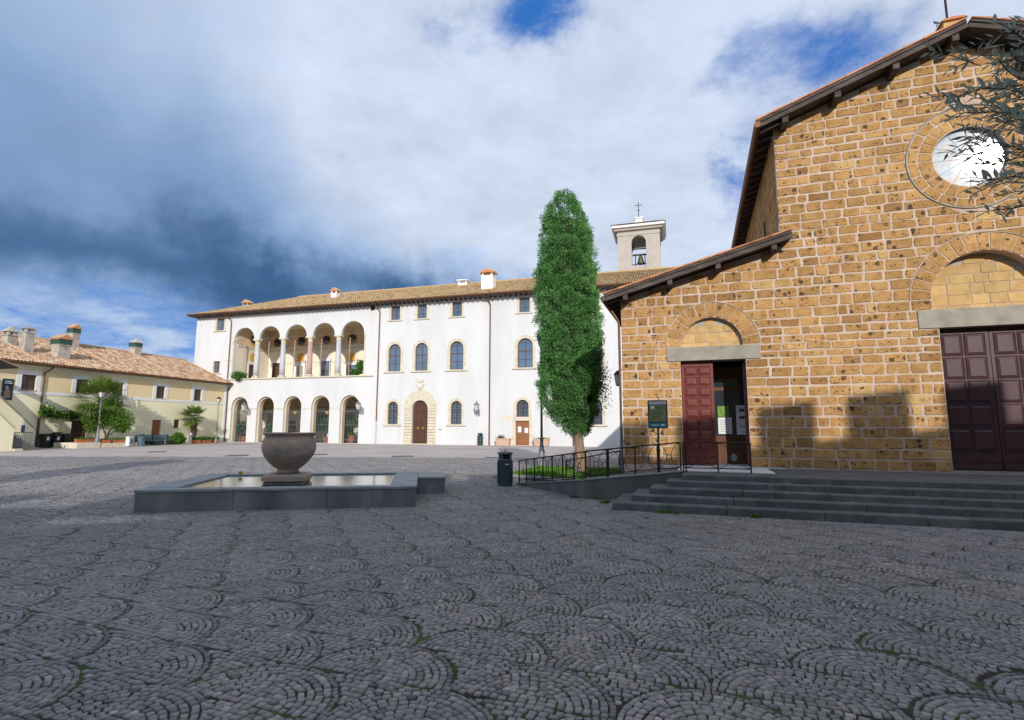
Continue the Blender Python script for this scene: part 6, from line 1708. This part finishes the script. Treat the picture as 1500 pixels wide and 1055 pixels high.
for k, v in enumerate((6.6, 6.0, 5.3, 4.75, 3.7)):
    nm = ['beside the bollard', 'second along from the bollard', 'in front of the small palm', 'between palm and slim lamp', 'beyond the slim lamp by the corner'][k]
    t = thing('flower_box', 'terracotta flower box with green plants %s' % nm, 'flower box', ye(v, 2.3, .02), YE_A)
    m = MB(); r = lambda w, d, z_: [(-w, -d, z_), (w, -d, z_), (w, d, z_), (-w, d, z_)]
    m.loft([r(.22, .14, 0), r(.27, .18, .28), r(.29, .2, .282), r(.29, .2, .34), r(.25, .16, .34), r(.25, .16, .3)]); m.build('box', M['terracotta'], t)
    n_ = 260; c = np.stack([RNG.uniform(-.27, .27, n_), RNG.uniform(-.15, .15, n_), RNG.uniform(.28, .5, n_)], 1); d = RNG.normal(0, .8, (n_, 3)); d[:, 2] = .9; d /= np.linalg.norm(d, axis=1)[:, None]
    np_leaves('plants', c, d, .24, .12, 'shrub', t)
leafy('garden_bush', ye(8.2, 2.0, .0), 'bright green spreading bush beside the grey bench', 'bush', [((0, 0, .45), .75, .45, 2), ((.5, -.5, .7), .4, .45, 1), ((-.3, .6, .35), .6, .35, 1)], 2300, .22, 'citrus', trunk=[([(0, 0, 0), (.3, -.3, .9)], [.03, .01])])
leafy('garden_bush', ye(2.6, .8, .0), 'low dark bush in the corner between palazzo and yellow house', 'bush', [((0, 0, .2), .5, .22, 1)], 500, .16, 'shrub')
leafy('garden_hedge', ye(12.2, 1.2, .0), 'dark low hedge in front of the barred ground floor window', 'hedge', [((0, 0, .35), .5, .35, 1), ((.2, .8, .35), .5, .35, 1), ((-.3, -.9, .35), .5, .35, 1), ((.4, 1.7, .35), .5, .35, 1), ((-.5, -1.7, .35), .5, .35, 1)], 2600, .15, 'shrub')
# bench
be = thing('street_bench', 'long grey blue metal bench with a boarded back', 'bench', ye(11.3, 2.9), YE_A)
for k in range(3):
    m = MB(); m.bbox(-1.7, 1.7, -.28 + k * .17, -.13 + k * .17, .42, .46, .008); m.build('seat_slat', M['bluepaint'], be)
for k in range(3):
    m = MB(); m.bbox(-1.7, 1.7, -.36, -.32, .5 + k * .15, .63 + k * .15, .008); m.build('back_slat', M['bluepaint'], be)
for x in (-1.5, 0, 1.5):
    m = MB(); m.box(x - .04, x + .04, -.32, .25, .36, .419); m.box(x - .04, x + .04, .17, .25, 0, .36); m.box(x - .04, x + .04, -.32, -.24, 0, .36); m.box(x - .04, x + .04, -.319, -.285, .42, .96); m.build('leg', M['iron'], be)
leaning = litter_bin(ye(13.7, 4.15), 'blue grey litter bin leaning beside the bench end', 1.12, 'bluepaint'); leaning.rotation_euler = (R_(3), R_(-5), .2)
eb = thing('electric_box', 'white paint-splashed box beside the blue grey litter bin', 'box', ye(14.45, 3.75), YE_A + 20)
m = MB(); m.bbox(-.35, .35, -.15, .15, .05, .85, .03); m.build('body', M['marble'], eb)
m = MB(); m.box(-.13, .17, .151, .16, .25, .62); m.build('door', M['bluepaint'], eb)
m = MB(); m.box(-.3, .3, -.12, .12, 0, .049); m.build('foot', M['iron'], eb)
yb_ = thing('yellow_basin', 'yellow plastic tub lying behind the bench', 'tub', ye(9.9, 1.6, .62), YE_A)
m = MB(); m.lathe([(.25, 0), (.36, .2), (.38, .2), (.33, .02)], n=16); m.build('tub', M['yellow_plastic'], yb_)
m = MB(); m.box(-.5, .5, -.3, .3, -.62, -.001); m.build('stand', M['bluepaint'], yb_)
bo = thing('bollard', 'short grey bollard between bush and flower boxes', 'bollard', ye(7.15, 2.6), 0)
m = MB(); m.lathe([(.16, 0), (.16, .08), (.12, .12), (.12, .7), (.15, .74), (.15, .8), (.1, .88), (.02, .92)], n=12); m.build('shaft', M['iron_grey'], bo)
m = MB(); m.lathe([(.09, .92), (.1, 1.0), (.02, 1.08)], n=10); m.build('cap', M['marble'], bo)

# ================================================================ POTS AND PLANTERS BEFORE THE PALAZZO
def pa(u, n, z=0): a = R_(PA_A); return PA_O + Vector((math.cos(a) * u - math.sin(a) * n, math.sin(a) * u + math.cos(a) * n, z))
litter_bin(pa(30.45, -.45), 'slim dark litter bin against the white palazzo wall', 1.2)
for (u, lab, h) in ((32.76, 'pale pink rectangular planter with a small shrub beside the brown door', 1), (36.45, 'pale pink rectangular planter between brown door and street lamp', 0)):
    t = thing('stone_planter', lab, 'planter', pa(u, -.55, .02), PA_A)
    m = MB(); r = lambda w, d, z_: [(-w, -d, z_), (w, -d, z_), (w, d, z_), (-w, d, z_)]
    m.loft([r(.62, .26, 0), r(.66, .30, .56), r(.70, .34, .561), r(.70, .34, .66), r(.6, .24, .66), r(.6, .24, .6)]); m.build('box', M['pinkpot'], t)
    n_ = 260; c = np.stack([RNG.normal(-.2 if h else 0, .16 if h else .3, n_), RNG.normal(0, .1, n_), .62 + np.abs(RNG.normal(0, .14 if h else .04, n_))], 1); d = RNG.normal(size=(n_, 3)); d[:, 2] = np.abs(d[:, 2]); d /= np.linalg.norm(d, axis=1)[:, None]
    np_leaves('plants', c, d, .13, .06, 'shrub', t)
PTS = [(1.05, 1.6, 'leafy green shrub in a pale pot behind the first arcade arch', [((0, 0, 1.5), .65, .9, 1)], (.32, .6)), (.35, 1.9, 'small red terracotta pot beside the first arcade pier', [((0, 0, .5), .15, .15, .1)], (.28, .5)), (4.2, 2.2, 'climbing plant in a pot inside the second arcade arch', [((0, 0, 1.2), .3, 1.0, 1)], (.25, .45)), (4.9, 2.4, 'low green plant in the second arcade arch below the window', [((0, 0, .9), .5, .6, 1)], (.28, .5)),
       (11.8, 2.0, 'tall leafy plant in terracotta behind the fourth arcade gate', [((0, 0, 2.0), .75, .75, 1), ((.4, 0, 1.3), .4, .5, .5)], (.42, .6)), (14.9, 2.0, 'feathery palm like plant in the last arcade arch', [((-.3, 0, 1.9), .9, .55, 1), ((.4, 0, 2.1), .5, .6, .6)], (.34, .75)), (14.0, 2.6, 'dark green shrub at the inner side of the last arcade arch', [((0, 0, 1.2), .6, .8, 1)], (.4, .45))]
for (u, n, lab, bl_, pt) in PTS:
    leafy('potted_plant', pa(u, n, .03), lab, 'potted plant', bl_, 800, .22, 'shrub', trunk=[([(0, 0, .2), (.02, 0, 1.2)], [.03, .015])], pot=(pt[0], pt[1], 'terracotta'))
hb_ = [(7.9, 1.6, 3.2, 'orange hanging basket lamp inside the third arcade arch'), (12.0, 1.6, 3.2, 'orange hanging basket lamp behind the fourth arcade gate')]
for u, n, z_, lab in hb_:
    t = thing('hanging_basket', lab, 'hanging basket', pa(u, n, z_), 0)
    m = MB(); m.lathe([(.02, -.2), (.18, -.05), (.24, .12), (.20, .2), (.19, .12), (.02, .0)], n=14); m.build('basket', M['orange'], t); m = MB(); m.tube([(0, 0, .1), (0, 0, 2.2)], .01, 4); m.build('cord', M['iron'], t)
for u, lab, s_ in ((1.2, 'trailing green plant spilling over the loggia sill at its first arch', 1.0), (16.6, 'green shrub growing at the last loggia arch', .9)):
    if u < 5: leafy('loggia_plant', pa(u, .25, 7.06), lab, 'plant', [((0, 0, .35), .85, .45, 1), ((.3, -.35, 0), .5, .3, .5)], 900, .24, 'shrub', trunk=[([(0, 0, .02), (.1, 0, .4)], [.04, .02])])
    else: leafy('loggia_plant', pa(u, .35, 7.06), lab, 'plant', [((.2, 0, .9), .55, .75, 1), ((-.5, 0, .35), .55, .32, .6)], 900, .24, 'shrub', trunk=[([(0, 0, .02), (.1, 0, .6)], [.04, .02])])

# trees on the castle side, behind the viewpoint: their shadows streak the left of the square
for (x, y, h, lab) in ((-25.5, -12, 13.2, 'tall stone pine beside the castle wall end'), (-30.5, -9, 12.0, 'second stone pine further along the castle wall')):
    leafy('stone_pine', (x, y, 0), lab, 'tree', [((0, 0, h), 2.8, 1.3, 3), ((1.6, .4, h - .6), 1.6, .8, 1), ((-1.5, -.3, h - .5), 1.6, .8, 1)], 3500, .45, 'cypress', trunk=[([(0, 0, 0), (.2, 0, h * .5), (0, 0, h)], [.35, .25, .1])])
